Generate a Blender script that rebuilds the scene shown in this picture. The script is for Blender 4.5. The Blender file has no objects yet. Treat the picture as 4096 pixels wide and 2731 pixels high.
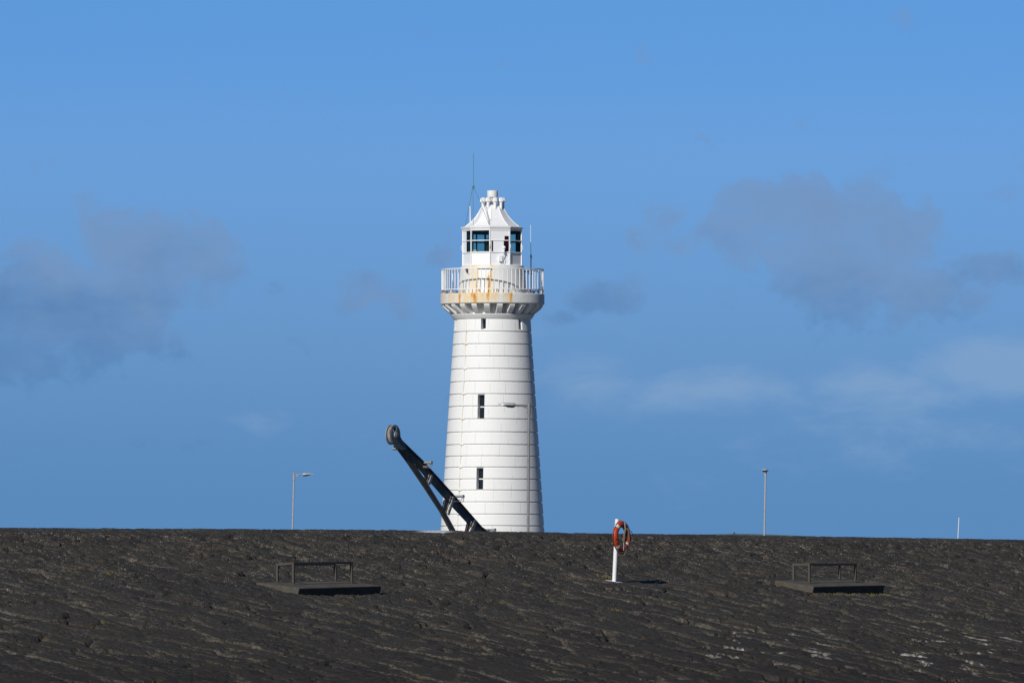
import bpy, bmesh, math, random
import numpy as np
from mathutils import Vector, Matrix, Quaternion
R = math.radians
random.seed(7); rng = np.random.default_rng(11)
scene = bpy.context.scene
COL = scene.collection

# ------------------------------------------------------------------ frame of reference
F = 34700.0          # focal length expressed in photo pixels (photo is 4096 wide)
HOR = 2380.0         # photo row of the eye level
EYE = 5.0            # eye height above the water (z = 0)
def P(px, py, d):
    return Vector(((px - 2048.0) * d / F, d, EYE + (HOR - py) * d / F))
def ray(px, py):
    return Vector(((px - 2048.0) / F, 1.0, (HOR - py) / F))
CAM = Vector((0, 0, EYE))
cdir = Vector((0.518, 0.855, 0)).normalized()      # along the pier crest, going away to the right
ndir = Vector((0.855, -0.518, 0)).normalized()     # down the slope, to the right and towards us

# ------------------------------------------------------------------ mesh helpers
class MB:
    def __init__(s): s.v = []; s.f = []; s.attr = {}
    def add(s, vs, fs):
        o = len(s.v); s.v += [tuple(p) for p in vs]; s.f += [tuple(i + o for i in f) for f in fs]; return o
    def box(s, c, size, rot=None):
        hx, hy, hz = size[0] / 2, size[1] / 2, size[2] / 2
        vs = [Vector((x, y, z)) for x in (-hx, hx) for y in (-hy, hy) for z in (-hz, hz)]
        if rot is not None: vs = [rot @ p for p in vs]
        c = Vector(c)
        s.add([p + c for p in vs], [(0, 1, 3, 2), (4, 6, 7, 5), (0, 4, 5, 1), (2, 3, 7, 6), (0, 2, 6, 4), (1, 5, 7, 3)])
    def bar(s, a, b, w, h, up=Vector((0, 0, 1))):
        a = Vector(a); b = Vector(b); d = (b - a); L = d.length; d.normalize()
        x = d.cross(up)
        if x.length < 1e-5: x = d.cross(Vector((1, 0, 0)))
        x.normalize(); u = x.cross(d)
        rot = Matrix((x, d, u)).transposed()
        s.box((a + b) / 2, (w, L, h), rot)
    def tube(s, pts, r, n=8, cap=True):
        pts = [Vector(p) for p in pts]
        rs = r if isinstance(r, (list, tuple)) else [r] * len(pts)
        rings = []
        t0 = (pts[1] - pts[0]).normalized()
        x = t0.orthogonal().normalized()
        for i, p in enumerate(pts):
            if i == 0: t = t0
            elif i == len(pts) - 1: t = (pts[i] - pts[i - 1]).normalized()
            else:
                t = ((pts[i] - pts[i - 1]).normalized() + (pts[i + 1] - pts[i]).normalized())
                t = t.normalized() if t.length > 1e-6 else (pts[i] - pts[i - 1]).normalized()
            x = (x - t * x.dot(t))
            x = x.normalized() if x.length > 1e-6 else t.orthogonal().normalized()
            y = t.cross(x)
            rings.append([p + (x * math.cos(2 * math.pi * k / n) + y * math.sin(2 * math.pi * k / n)) * rs[i] for k in range(n)])
        o = len(s.v)
        for rg in rings: s.v += [tuple(p) for p in rg]
        for i in range(len(rings) - 1):
            for k in range(n):
                k2 = (k + 1) % n
                s.f.append((o + i * n + k, o + i * n + k2, o + (i + 1) * n + k2, o + (i + 1) * n + k))
        if cap:
            s.f.append(tuple(o + k for k in reversed(range(n))))
            s.f.append(tuple(o + (len(rings) - 1) * n + k for k in range(n)))
    def lathe(s, prof, n=96, phi0=0.0, closed=False, cap=True, axis=None, vals=None, name=None):
        # prof: (r, z); phi measured from the camera side (-y), positive to the right
        o = len(s.v); ax = Vector(axis if axis is not None else AXIS)
        for i, (r, z) in enumerate(prof):
            for k in range(n):
                a = phi0 + 2 * math.pi * k / n
                s.v.append((ax.x + r * math.sin(a), ax.y - r * math.cos(a), ax.z + z))
                if vals is not None: s.attr.setdefault(name, []).append(vals[i])
        m = len(prof)
        for i in range(m if closed else m - 1):
            i2 = (i + 1) % m
            for k in range(n):
                k2 = (k + 1) % n
                s.f.append((o + i * n + k, o + i * n + k2, o + i2 * n + k2, o + i2 * n + k))
        if cap and not closed:
            s.f.append(tuple(o + k for k in reversed(range(n))))
            s.f.append(tuple(o + (m - 1) * n + k for k in range(n)))
    def prism(s, poly, ext):
        ext = Vector(ext); n = len(poly)
        a = [Vector(p) for p in poly]; b = [p + ext for p in a]
        fs = [tuple(range(n)), tuple(reversed(range(n, 2 * n)))]
        for k in range(n): fs.append((k, k + n, (k + 1) % n + n, (k + 1) % n))
        s.add(a + b, fs)
    def sphere(s, c, r, n=16, m=10, sc=(1, 1, 1)):
        c = Vector(c); o = len(s.v)
        for i in range(m + 1):
            th = math.pi * i / m
            rr = max(math.sin(th), 0.002)
            for k in range(n):
                a = 2 * math.pi * k / n
                s.v.append((c.x + r * sc[0] * rr * math.cos(a), c.y + r * sc[1] * rr * math.sin(a), c.z + r * sc[2] * math.cos(th)))
        for i in range(m):
            for k in range(n):
                k2 = (k + 1) % n
                s.f.append((o + i * n + k, o + i * n + k2, o + (i + 1) * n + k2, o + (i + 1) * n + k))
    def build(s, name, material, parent=None, smooth=None, origin=None, bevel=0, fixn=True):
        me = bpy.data.meshes.new(name)
        org = Vector(origin) if origin is not None else (parent.matrix_world.translation.copy() if parent else Vector((0, 0, 0)))
        vs = [(p[0] - org.x, p[1] - org.y, p[2] - org.z) for p in s.v]
        me.from_pydata(vs, [], s.f)
        for k, a in s.attr.items():
            at = me.attributes.new(k, 'FLOAT', 'POINT'); at.data.foreach_set('value', a)
        if fixn:
            bm = bmesh.new(); bm.from_mesh(me); bmesh.ops.recalc_face_normals(bm, faces=bm.faces); bm.to_mesh(me); bm.free()
        if smooth is not None:
            me.polygons.foreach_set('use_smooth', [True] * len(me.polygons))
            me.set_sharp_from_angle(angle=R(smooth))
        me.materials.append(material); me.update()
        ob = bpy.data.objects.new(name, me); COL.objects.link(ob)
        if bevel:
            mo = ob.modifiers.new('bevel', 'BEVEL'); mo.width = bevel; mo.segments = 2; mo.limit_method = 'ANGLE'
        place(ob, org, parent)
        return ob
def place(ob, world, parent):
    if parent is not None:
        ob.parent = parent
        ob.location = Vector(world) - world_loc(parent)
    else:
        ob.location = world
def world_loc(o):
    p = Vector(o.location)
    while o.parent: o = o.parent; p = p + Vector(o.location)
    return p
_oldbuild = MB.build
def _build(s, name, material, parent=None, smooth=None, origin=None, bevel=0, fixn=True):
    if origin is None and parent is not None: origin = world_loc(parent)
    return _oldbuild(s, name, material, parent, smooth, origin, bevel, fixn)
MB.build = _build
def tag(o, label=None, cat=None, group=None, kind=None):
    if label: o['label'] = label
    if cat: o['category'] = cat
    if group: o['group'] = group
    if kind: o['kind'] = kind
    return o
def thing(name, loc, label, cat, group=None):
    o = bpy.data.objects.new(name, None); COL.objects.link(o); o.location = loc
    o.empty_display_size = 0.3
    return tag(o, label, cat, group)

# ------------------------------------------------------------------ node helpers
class NT:
    def __init__(s, tree): s.t = tree; s.n = tree.nodes; s.l = tree.links
    def node(s, typ, **kw):
        nd = s.n.new(typ)
        for k, v in kw.items(): setattr(nd, k, v)
        return nd
    def link(s, a, b): s.l.new(a, b)
    def setin(s, sock, v):
        if isinstance(v, bpy.types.NodeSocket): s.l.new(v, sock)
        elif v is not None:
            if hasattr(sock.default_value, '__len__') and not hasattr(v, '__len__'): v = (v, v, v)
            if sock.type == 'RGBA' and len(v) == 3: v = (*v, 1)
            sock.default_value = v
    def math(s, op, a, b=None, c=None, clamp=False):
        nd = s.node('ShaderNodeMath', operation=op, use_clamp=clamp)
        s.setin(nd.inputs[0], a)
        if b is not None: s.setin(nd.inputs[1], b)
        if c is not None: s.setin(nd.inputs[2], c)
        return nd.outputs[0]
    def step(s, x, lo, hi):
        nd = s.node('ShaderNodeMapRange', interpolation_type='SMOOTHSTEP')
        s.setin(nd.inputs['Value'], x)
        if lo <= hi:
            nd.inputs['From Min'].default_value = lo; nd.inputs['From Max'].default_value = hi
            nd.inputs['To Min'].default_value = 0; nd.inputs['To Max'].default_value = 1
        else:
            nd.inputs['From Min'].default_value = hi; nd.inputs['From Max'].default_value = lo
            nd.inputs['To Min'].default_value = 1; nd.inputs['To Max'].default_value = 0
        return nd.outputs['Result']
    def mix(s, f, a, b, mode='MIX'):
        nd = s.node('ShaderNodeMix', data_type='RGBA', blend_type=mode)
        s.setin(nd.inputs[0], f); s.setin(nd.inputs[6], a); s.setin(nd.inputs[7], b)
        return nd.outputs[2]
    def noise(s, vec, scale, detail=4, rough=0.6, dist=0.0):
        nd = s.node('ShaderNodeTexNoise')
        if vec is not None: s.link(vec, nd.inputs['Vector'])
        nd.inputs['Scale'].default_value = scale; nd.inputs['Detail'].default_value = detail
        nd.inputs['Roughness'].default_value = rough; nd.inputs['Distortion'].default_value = dist
        return nd.outputs['Fac']
    def mapping(s, vec, scale=(1, 1, 1), rot=(0, 0, 0), loc=(0, 0, 0)):
        nd = s.node('ShaderNodeMapping'); s.link(vec, nd.inputs['Vector'])
        nd.inputs['Scale'].default_value = scale; nd.inputs['Rotation'].default_value = rot; nd.inputs['Location'].default_value = loc
        return nd.outputs[0]
    def attr(s, name):
        nd = s.node('ShaderNodeAttribute'); nd.attribute_name = name; return nd.outputs['Fac']
    def bump(s, h, strength, dist):
        nd = s.node('ShaderNodeBump'); s.link(h, nd.inputs['Height'])
        nd.inputs['Strength'].default_value = strength; nd.inputs['Distance'].default_value = dist
        return nd.outputs[0]
def newmat(name):
    m = bpy.data.materials.new(name); m.use_nodes = True
    nt = NT(m.node_tree); b = m.node_tree.nodes['Principled BSDF']
    return m, nt, b
def objco(nt): return nt.node('ShaderNodeTexCoord').outputs['Object']
def simple(name, col, rough=0.6, metal=0.0, col2=None, scale=6.0, lo=0.45, hi=0.65, bump=0.0, bscale=40.0, spec=0.5, stretch=(1, 1, 1)):
    m, nt, b = newmat(name)
    co = nt.mapping(objco(nt), scale=stretch)
    if col2 is not None:
        f = nt.step(nt.noise(co, scale, 6, 0.65), lo, hi)
        nt.link(nt.mix(f, col, col2), b.inputs['Base Color'])
    else:
        f = nt.noise(co, scale, 4)
        nt.link(nt.mix(nt.step(f, 0.3, 0.7), [c * 0.9 for c in col], [min(1, c * 1.07) for c in col]), b.inputs['Base Color'])
    b.inputs['Roughness'].default_value = rough; b.inputs['Metallic'].default_value = metal
    b.inputs['Specular IOR Level'].default_value = spec
    if bump: nt.link(nt.bump(nt.noise(co, bscale, 5), bump, 0.01), b.inputs['Normal'])
    return m

M = {}
M['white_metal'] = simple('white_metal_paint', (0.80, 0.80, 0.79), 0.45, col2=(0.66, 0.63, 0.57), scale=5, lo=0.62, hi=0.8)
M['white_panel'] = simple('white_panel_paint', (0.82, 0.83, 0.84), 0.4, col2=(0.30, 0.27, 0.24), scale=9, lo=0.72, hi=0.76)
M['roof'] = simple('white_roof_paint', (0.80, 0.80, 0.80), 0.5, col2=(0.42, 0.40, 0.37), scale=3.2, lo=0.62, hi=0.85, bump=0.25, bscale=6)
M['rust_white'] = simple('rusty_white_paint', (0.72, 0.68, 0.60), 0.7, col2=(0.36, 0.15, 0.05), scale=9, lo=0.46, hi=0.56, bump=0.3)
M['dark_inside'] = simple('dark_interior_shade', (0.010, 0.016, 0.020), 0.7)
M['dark_frame'] = simple('shaded_inner_frame', (0.012, 0.022, 0.024), 0.6)
M['mast'] = simple('black_mast_metal', (0.02, 0.025, 0.03), 0.5)
M['copper'] = simple('green_weathered_copper', (0.10, 0.24, 0.20), 0.7, col2=(0.05, 0.14, 0.13), scale=4)
M['galv'] = simple('galvanised_steel', (0.36, 0.365, 0.365), 0.5, col2=(0.27, 0.255, 0.235), scale=7, lo=0.5, hi=0.7)
M['galv_old'] = simple('weathered_grey_galvanising', (0.20, 0.205, 0.205), 0.55, col2=(0.155, 0.145, 0.13), scale=7, lo=0.5, hi=0.7)
M['lamp_head'] = simple('grey_lamp_casing', (0.44, 0.46, 0.47), 0.4, metal=0.2)
M['lamp_under'] = simple('dark_lamp_underside', (0.02, 0.02, 0.02), 0.3)
M['orange'] = simple('faded_orange_plastic', (0.50, 0.052, 0.010), 0.42, col2=(0.42, 0.048, 0.012), scale=7)
M['band'] = simple('reflective_band', (0.62, 0.62, 0.58), 0.5, col2=(0.45, 0.44, 0.40), scale=30)
M['rope'] = simple('weathered_rope', (0.19, 0.15, 0.115), 0.9, col2=(0.10, 0.08, 0.06), scale=25)
M['dark_rope'] = simple('dark_grab_line', (0.05, 0.045, 0.045), 0.9)
M['post'] = simple('white_plastic_post', (0.80, 0.81, 0.81), 0.4, col2=(0.55, 0.50, 0.42), scale=8, lo=0.66, hi=0.75)
M['strap'] = simple('grey_strap', (0.40, 0.40, 0.40), 0.5)
M['steel_brown'] = simple('weathered_brown_steel', (0.062, 0.055, 0.045), 0.6, col2=(0.065, 0.042, 0.028), scale=10)
M['conc_deck'] = simple('deck_concrete', (0.13, 0.125, 0.11), 0.9, col2=(0.09, 0.085, 0.075), scale=1.5, bump=0.3, bscale=12)
M['crane'] = simple('dark_blue_grey_paint', (0.045, 0.058, 0.068), 0.55, col2=(0.10, 0.055, 0.03), scale=3.2, lo=0.62, hi=0.72, bump=0.25, bscale=30)
M['crane_cheek'] = simple('slate_grey_crane_paint', (0.105, 0.125, 0.14), 0.6, col2=(0.12, 0.06, 0.03), scale=5, lo=0.62, hi=0.7, bump=0.3, bscale=30)
M['crane_light'] = simple('worn_grey_crane_paint', (0.24, 0.255, 0.26), 0.6, col2=(0.15, 0.065, 0.03), scale=6, lo=0.50, hi=0.62, bump=0.3, bscale=30)
M['crane_brown'] = simple('grimy_strut_paint', (0.085, 0.083, 0.075), 0.7, col2=(0.05, 0.045, 0.04), scale=6, bump=0.3, bscale=25)
M['land'] = simple('far_grassland', (0.12, 0.16, 0.13), 0.9, col2=(0.09, 0.12, 0.10), scale=0.02)
M['leaf'] = simple('far_dark_foliage', (0.07, 0.09, 0.09), 0.9, col2=(0.05, 0.065, 0.07), scale=0.3)
M['mound'] = M['leaf']

# dark window pane
def mk_pane(name, col, rough=0.06):
    m, nt, b = newmat(name)
    nt.link(nt.mix(nt.noise(objco(nt), 3.0), [c * 0.7 for c in col], [c * 1.4 for c in col]), b.inputs['Base Color'])
    b.inputs['Roughness'].default_value = rough; b.inputs['Specular IOR Level'].default_value = 0.35
    return m
M['pane'] = mk_pane('dark_window_glass', (0.012, 0.015, 0.02))
M['red_pane'] = mk_pane('dark_red_glass', (0.022, 0.002, 0.004), 0.15)
M['lens'] = mk_pane('old_lens_glass', (0.05, 0.05, 0.04), 0.15)
# see-through lantern glass, faintly teal
m, nt, b = newmat('lantern_glass')
tr = nt.node('ShaderNodeBsdfTransparent'); tr.inputs[0].default_value = (0.76, 0.88, 0.86, 1)
gl = nt.node('ShaderNodeBsdfGlossy'); gl.inputs['Roughness'].default_value = 0.03; gl.inputs['Color'].default_value = (0.9, 0.9, 0.9, 1)
lw = nt.node('ShaderNodeLayerWeight'); lw.inputs['Blend'].default_value = 0.25
frv = nt.math('ADD', nt.math('MULTIPLY', nt.math('POWER', lw.outputs['Facing'], 4.0), 0.5), 0.02)
mx = nt.node('ShaderNodeMixShader'); nt.link(frv, mx.inputs[0]); nt.link(tr.outputs[0], mx.inputs[1]); nt.link(gl.outputs[0], mx.inputs[2])
nt.link(mx.outputs[0], m.node_tree.nodes['Material Output'].inputs['Surface'])
M['glass'] = m

# ---- painted masonry of the tower: fine grain, upright joints that change with each course, cream runs
def mk_masonry(name, base, joints=True, stain=False, rough_b=0.18):
    m, nt, b = newmat(name)
    co = objco(nt)
    sep = nt.node('ShaderNodeSeparateXYZ'); nt.link(co, sep.inputs[0])
    X, Y, Z = sep.outputs
    phi = nt.math('ARCTAN2', X, nt.math('MULTIPLY', Y, -1.0))
    comb = nt.node('ShaderNodeCombineXYZ'); nt.link(nt.math('MULTIPLY', phi, 1.8), comb.inputs[0]); nt.link(nt.math('MULTIPLY', Z, 0.18), comb.inputs[1])
    runs = nt.noise(comb.outputs[0], 4.5, 5, 0.6)
    blot = nt.noise(co, 1.1, 5, 0.65)
    spots = nt.noise(co, 24.0, 3, 0.6)
    col = nt.mix(nt.math('MULTIPLY', nt.step(runs, 0.55, 0.8), nt.math('MULTIPLY', nt.step(blot, 0.4, 0.7), 0.75)), base, (0.70, 0.67, 0.58))
    col = nt.mix(nt.math('MULTIPLY', nt.step(spots, 0.70, 0.78), 0.45), col, (0.38, 0.38, 0.37))
    grain = nt.noise(co, 9.0, 6, 0.7)
    h = nt.math('MULTIPLY', grain, 0.6)
    if joints:
        k = nt.attr('course'); fl = nt.math('FLOOR', k)
        wn = nt.node('ShaderNodeTexWhiteNoise', noise_dimensions='1D'); nt.link(fl, wn.inputs['W'])
        pb = nt.math('ADD', nt.math('MULTIPLY', phi, 17 / (2 * math.pi)), nt.math('MULTIPLY', wn.outputs['Value'], 3.0))
        wob = nt.math('MULTIPLY', nt.math('SUBTRACT', nt.noise(co, 5.0, 2), 0.5), 0.06)
        fr_ = nt.math('ABSOLUTE', nt.math('SUBTRACT', nt.math('FRACT', nt.math('ADD', pb, wob)), 0.5))
        line = nt.step(fr_, 0.020, 0.006)
        line = nt.math('MULTIPLY', line, nt.step(nt.noise(co, 1.7, 3), 0.40, 0.56))
        h = nt.math('SUBTRACT', h, nt.math('MULTIPLY', line, 1.0))
        col = nt.mix(nt.math('MULTIPLY', line, 0.2), col, (0.5, 0.49, 0.46))
        # each block a touch different
        cell = nt.math('FLOOR', nt.math('ADD', pb, 0.5))
        wn2 = nt.node('ShaderNodeTexWhiteNoise', noise_dimensions='2D')
        cc = nt.node('ShaderNodeCombineXYZ'); nt.link(cell, cc.inputs[0]); nt.link(fl, cc.inputs[1]); nt.link(cc.outputs[0], wn2.inputs['Vector'])
        col = nt.mix(nt.math('MULTIPLY', wn2.outputs['Value'], 0.05), col, (0.62, 0.62, 0.60))
    if stain:
        st = nt.attr('rust')
        fine = nt.noise(nt.mapping(co, scale=(1, 1, 0.22)), 14.0, 5, 0.7)
        s2 = nt.math('MULTIPLY', st, nt.step(fine, 0.18, 0.62))
        col = nt.mix(nt.step(s2, 0.03, 0.45), col, (0.74, 0.58, 0.33))
        col = nt.mix(nt.step(s2, 0.32, 0.66), col, (0.64, 0.30, 0.07))
        col = nt.mix(nt.step(s2, 0.72, 1.0), col, (0.36, 0.12, 0.03))
    nt.link(col, b.inputs['Base Color'])
    b.inputs['Roughness'].default_value = 0.62; b.inputs['Specular IOR Level'].default_value = 0.3
    nt.link(nt.bump(h, rough_b * 3, 0.02), b.inputs['Normal'])
    return m
M['masonry'] = mk_masonry('white_painted_masonry', (0.80, 0.795, 0.775))
M['masonry_plain'] = mk_masonry('white_painted_stone', (0.79, 0.79, 0.775), joints=False)
M['masonry_rust'] = mk_masonry('rust_streaked_white_stone', (0.70, 0.70, 0.68), joints=False, stain=True, rough_b=0.3)
M['door'] = mk_masonry('rusty_white_door_paint', (0.80, 0.80, 0.79), joints=False, stain=True, rough_b=0.05)
M['strip'] = simple('cream_conductor_strip', (0.76, 0.74, 0.66), 0.7, col2=(0.68, 0.62, 0.46), scale=2.0)

# ------------------------------------------------------------------ camera
cam = bpy.data.cameras.new('camera'); cam.sensor_width = 36; cam.lens = 36 * F / 4096.0
cam.shift_y = (HOR - 1365.5) / 4096.0; cam.clip_start = 1; cam.clip_end = 40000
co = bpy.data.objects.new('camera', cam); COL.objects.link(co)
co.location = CAM; co.rotation_euler = (R(90), 0, 0)
scene.camera = co

# ------------------------------------------------------------------ light and sky
AZ, EL = 26.0, 31.0                                   # sun behind the camera's left shoulder
S = Vector((-math.sin(R(AZ)) * math.cos(R(EL)), -math.cos(R(AZ)) * math.cos(R(EL)), math.sin(R(EL))))
sd = bpy.data.lights.new('sun', 'SUN'); sd.energy = 3.85; sd.angle = R(0.53); sd.color = (1.0, 0.965, 0.91)
so = bpy.data.objects.new('sun', sd); COL.objects.link(so); so.location = (-40, 0, 60)
so.rotation_euler = (-S).to_track_quat('-Z', 'Y').to_euler()
W = bpy.data.worlds.new('World'); scene.world = W; W.use_nodes = True
nt = NT(W.node_tree); nt.n.clear()
out = nt.node('ShaderNodeOutputWorld'); bg = nt.node('ShaderNodeBackground'); nt.link(bg.outputs[0], out.inputs[0])
gen = nt.node('ShaderNodeTexCoord').outputs['Generated']
sep = nt.node('ShaderNodeSeparateXYZ'); nt.link(gen, sep.inputs[0]); X, Y, Z = sep.outputs
sky = nt.node('ShaderNodeTexSky', sky_type='NISHITA'); sky.sun_disc = False
sky.sun_elevation = R(EL); sky.sun_rotation = math.atan2(S.x, S.y); sky.air_density = 1.0; sky.dust_density = 0.3; sky.ozone_density = 2.0
up = nt.node('ShaderNodeVectorMath', operation='ADD'); nt.link(gen, up.inputs[0]); up.inputs[1].default_value = (0, 0, 0.42)
nrm = nt.node('ShaderNodeVectorMath', operation='NORMALIZE'); nt.link(up.outputs[0], nrm.inputs[0])
nt.link(nrm.outputs[0], sky.inputs[0])
col = sky.outputs[0]
yp = nt.math('MAXIMUM', Y, 0.02)
U = nt.math('MULTIPLY', nt.math('DIVIDE', X, yp), F / 1000); V = nt.math('MULTIPLY', nt.math('DIVIDE', Z, yp), F / 1000)
front = nt.step(Y, 0.05, 0.3)
SKYGAIN = (0.88, 1.46, 1.84)
col = nt.mix(1.0, col, SKYGAIN, 'MULTIPLY')
# the air near the horizon is duller than higher up
lowair = nt.step(V, 2.1, 0.15)
col = nt.mix(lowair, col, nt.mix(1.0, col, (0.79, 0.69, 0.635), 'MULTIPLY'))
midair = nt.math('MULTIPLY', nt.step(V, 2.35, 1.6), nt.step(V, 0.3, 1.1))
col = nt.mix(midair, col, nt.mix(1.0, col, (1.26, 1.07, 0.985), 'MULTIPLY'))
uv = nt.node('ShaderNodeCombineXYZ'); nt.link(U, uv.inputs[0]); nt.link(V, uv.inputs[1])
cn = nt.noise(nt.mapping(uv.outputs[0], scale=(1, 1.15, 1), loc=(3.1, 1.7, 0)), 4.0, 10, 0.60, 0.3)
cbig = nt.noise(nt.mapping(uv.outputs[0], scale=(1, 1.3, 1), loc=(1.3, 7.7, 0)), 1.6, 3, 0.5)
def blob(px, py, su, sv):
    a = nt.math('DIVIDE', nt.math('SUBTRACT', U, (px - 2048) / 1000), su)
    c = nt.math('DIVIDE', nt.math('SUBTRACT', V, (HOR - py) / 1000), sv)
    r2 = nt.math('ADD', nt.math('MULTIPLY', a, a), nt.math('MULTIPLY', c, c))
    return nt.math('EXPONENT', nt.math('MULTIPLY', r2, -1.0))
def blobs(lst):
    t = None
    for q in lst:
        e = nt.math('MULTIPLY', blob(*q[:4]), q[4])
        t = e if t is None else nt.math('MAXIMUM', t, e)
    return t
grey = blobs([(250, 1250, .52, .22, 1.12), (540, 1000, .28, .16, 1.05), (160, 1080, .22, .16, .85), (800, 1010, .20, .12, .85), (60, 1380, .28, .16, .85), (520, 1330, .26, .12, .85),
              (3250, 850, .44, .17, 1.0), (3560, 960, .24, .20, .85), (3420, 1120, .38, .15, .95), (3720, 1170, .26, .13, .95), (3900, 1080, .20, .09, .85), (2860, 930, .30, .11, .58), (3050, 800, .26, .13, .85), (3350, 1000, .45, .2, .9),
              (1540, 1180, .19, .09, .66), (1740, 1030, .10, .07, .5), (2400, 1200, .22, .09, .58), (2250, 1270, .10, .05, .6), (1120, 1160, .10, .05, .55)])
gd_ = nt.math('ADD', grey, nt.math('MULTIPLY', nt.math('SUBTRACT', cn, 0.5), 2.1))
gm = nt.math('MULTIPLY', nt.math('ADD', nt.math('MULTIPLY', nt.step(gd_, 0.26, 0.58), 0.50), nt.math('MULTIPLY', nt.step(gd_, 0.15, 1.25), 0.50)), front)
cn2 = nt.noise(nt.mapping(uv.outputs[0], scale=(1, 1.6, 1), loc=(0.4, 5.3, 0)), 2.2, 7, 0.55)
cloudcol = nt.mix(nt.step(nt.math('ADD', nt.math('MULTIPLY', nt.math('SUBTRACT', V, 1.15), 0.9), nt.math('MULTIPLY', cn2, 1.0)), 0.25, 0.75), (0.97, 2.26, 4.60), (1.74, 3.00, 5.25))
col = nt.mix(nt.math('MULTIPLY', gm, 0.95), col, cloudcol)
pale = blobs([(3980, 1470, .40, .13, 1.2), (3550, 1550, .5, .11, .85), (2900, 1560, .50, .11, .80), (2350, 1510, .28, .14, .75), (1030, 1680, .20, .07, .22), (3500, 1750, .8, .2, .4)])
cn3 = nt.noise(nt.mapping(uv.outputs[0], scale=(1, 2.4, 1), loc=(8.2, 0.6, 0)), 2.0, 8, 0.6, 0.3)
pm = nt.math('MULTIPLY', nt.step(nt.math('ADD', pale, nt.math('MULTIPLY', nt.math('SUBTRACT', cn3, 0.5), 1.6)), 0.20, 0.95), front)
col = nt.mix(nt.math('MULTIPLY', pm, 0.72), col, (2.25, 3.75, 6.0))
far = nt.math('MAXIMUM', nt.step(Z, 0.10, 0.30), nt.math('MULTIPLY', nt.step(Y, 0.75, 0.2), 1.0))
col = nt.mix(far, col, nt.mix(1.0, col, (0.24, 0.27, 0.30), 'MULTIPLY'))      # overhead the clear sky is deeper and darker
nt.link(col, bg.inputs['Color']); bg.inputs['Strength'].default_value = 0.10

# ------------------------------------------------------------------ pier slope
TANA = math.tan(R(12.0))
C0 = P(2457, 2134, 221)
yobs = [(-2000, 2098), (0, 2110), (784, 2114), (1672, 2120), (2177, 2128), (2457, 2133.5), (2873, 2138), (3483, 2148), (4096, 2158), (5600, 2182)]
def crest_z(t):
    t = np.asarray(t, dtype=float)
    x = C0.x + cdir.x * t; y = C0.y + cdir.y * t
    px = 2048 + x / y * F
    yy = np.interp(px, [a for a, _ in yobs], [b for _, b in yobs])
    return EYE + (HOR - yy) * y / F
tt = np.linspace(-60, 60, 1201)
zz = crest_z(tt); kern = np.hanning(61); kern /= kern.sum()
zz = np.convolve(np.pad(zz, 30, mode='edge'), kern, mode='valid')
def zcrest(t): return np.interp(t, tt, zz)
def slope_z(x, y):
    q = Vector((x - C0.x, y - C0.y, 0)); t = q.dot(cdir); w = q.dot(ndir)
    return float(zcrest(t)) - TANA * w
def slope_hit(px, py):
    lo, hi = 120.0, 260.0
    r = ray(px, py)
    for _ in range(60):
        mid = (lo + hi) / 2; p = CAM + r * mid
        if p.z > slope_z(p.x, p.y): lo = mid
        else: hi = mid
    return CAM + r * lo

def vnoise(x, y, seed):
    xi = np.floor(x).astype(np.int64); yi = np.floor(y).astype(np.int64); fx = x - xi; fy = y - yi
    fx = fx * fx * (3 - 2 * fx); fy = fy * fy * (3 - 2 * fy)
    def h(i, j): return hsh(i, j, seed)
    return (h(xi, yi) * (1 - fx) + h(xi + 1, yi) * fx) * (1 - fy) + (h(xi, yi + 1) * (1 - fx) + h(xi + 1, yi + 1) * fx) * fy
def hsh(i, j, seed):
    n = (i.astype(np.uint64) * np.uint64(374761393) + j.astype(np.uint64) * np.uint64(668265263) + np.uint64(seed * 974634777 + 12345)) & np.uint64(0xFFFFFFFF)
    n = ((n ^ (n >> np.uint64(13))) * np.uint64(1274126177)) & np.uint64(0xFFFFFFFF)
    n = n ^ (n >> np.uint64(16))
    return (n & np.uint64(0xFFFFFF)).astype(np.float64) / 16777215.0
def fbm(x, y, seed, o=4):
    a = 0.5; s = 0
    for k in range(o): s = s + a * vnoise(x * 2 ** k + 17.3 * k, y * 2 ** k + 5.1 * k, seed + k); a *= 0.5
    return s
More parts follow.
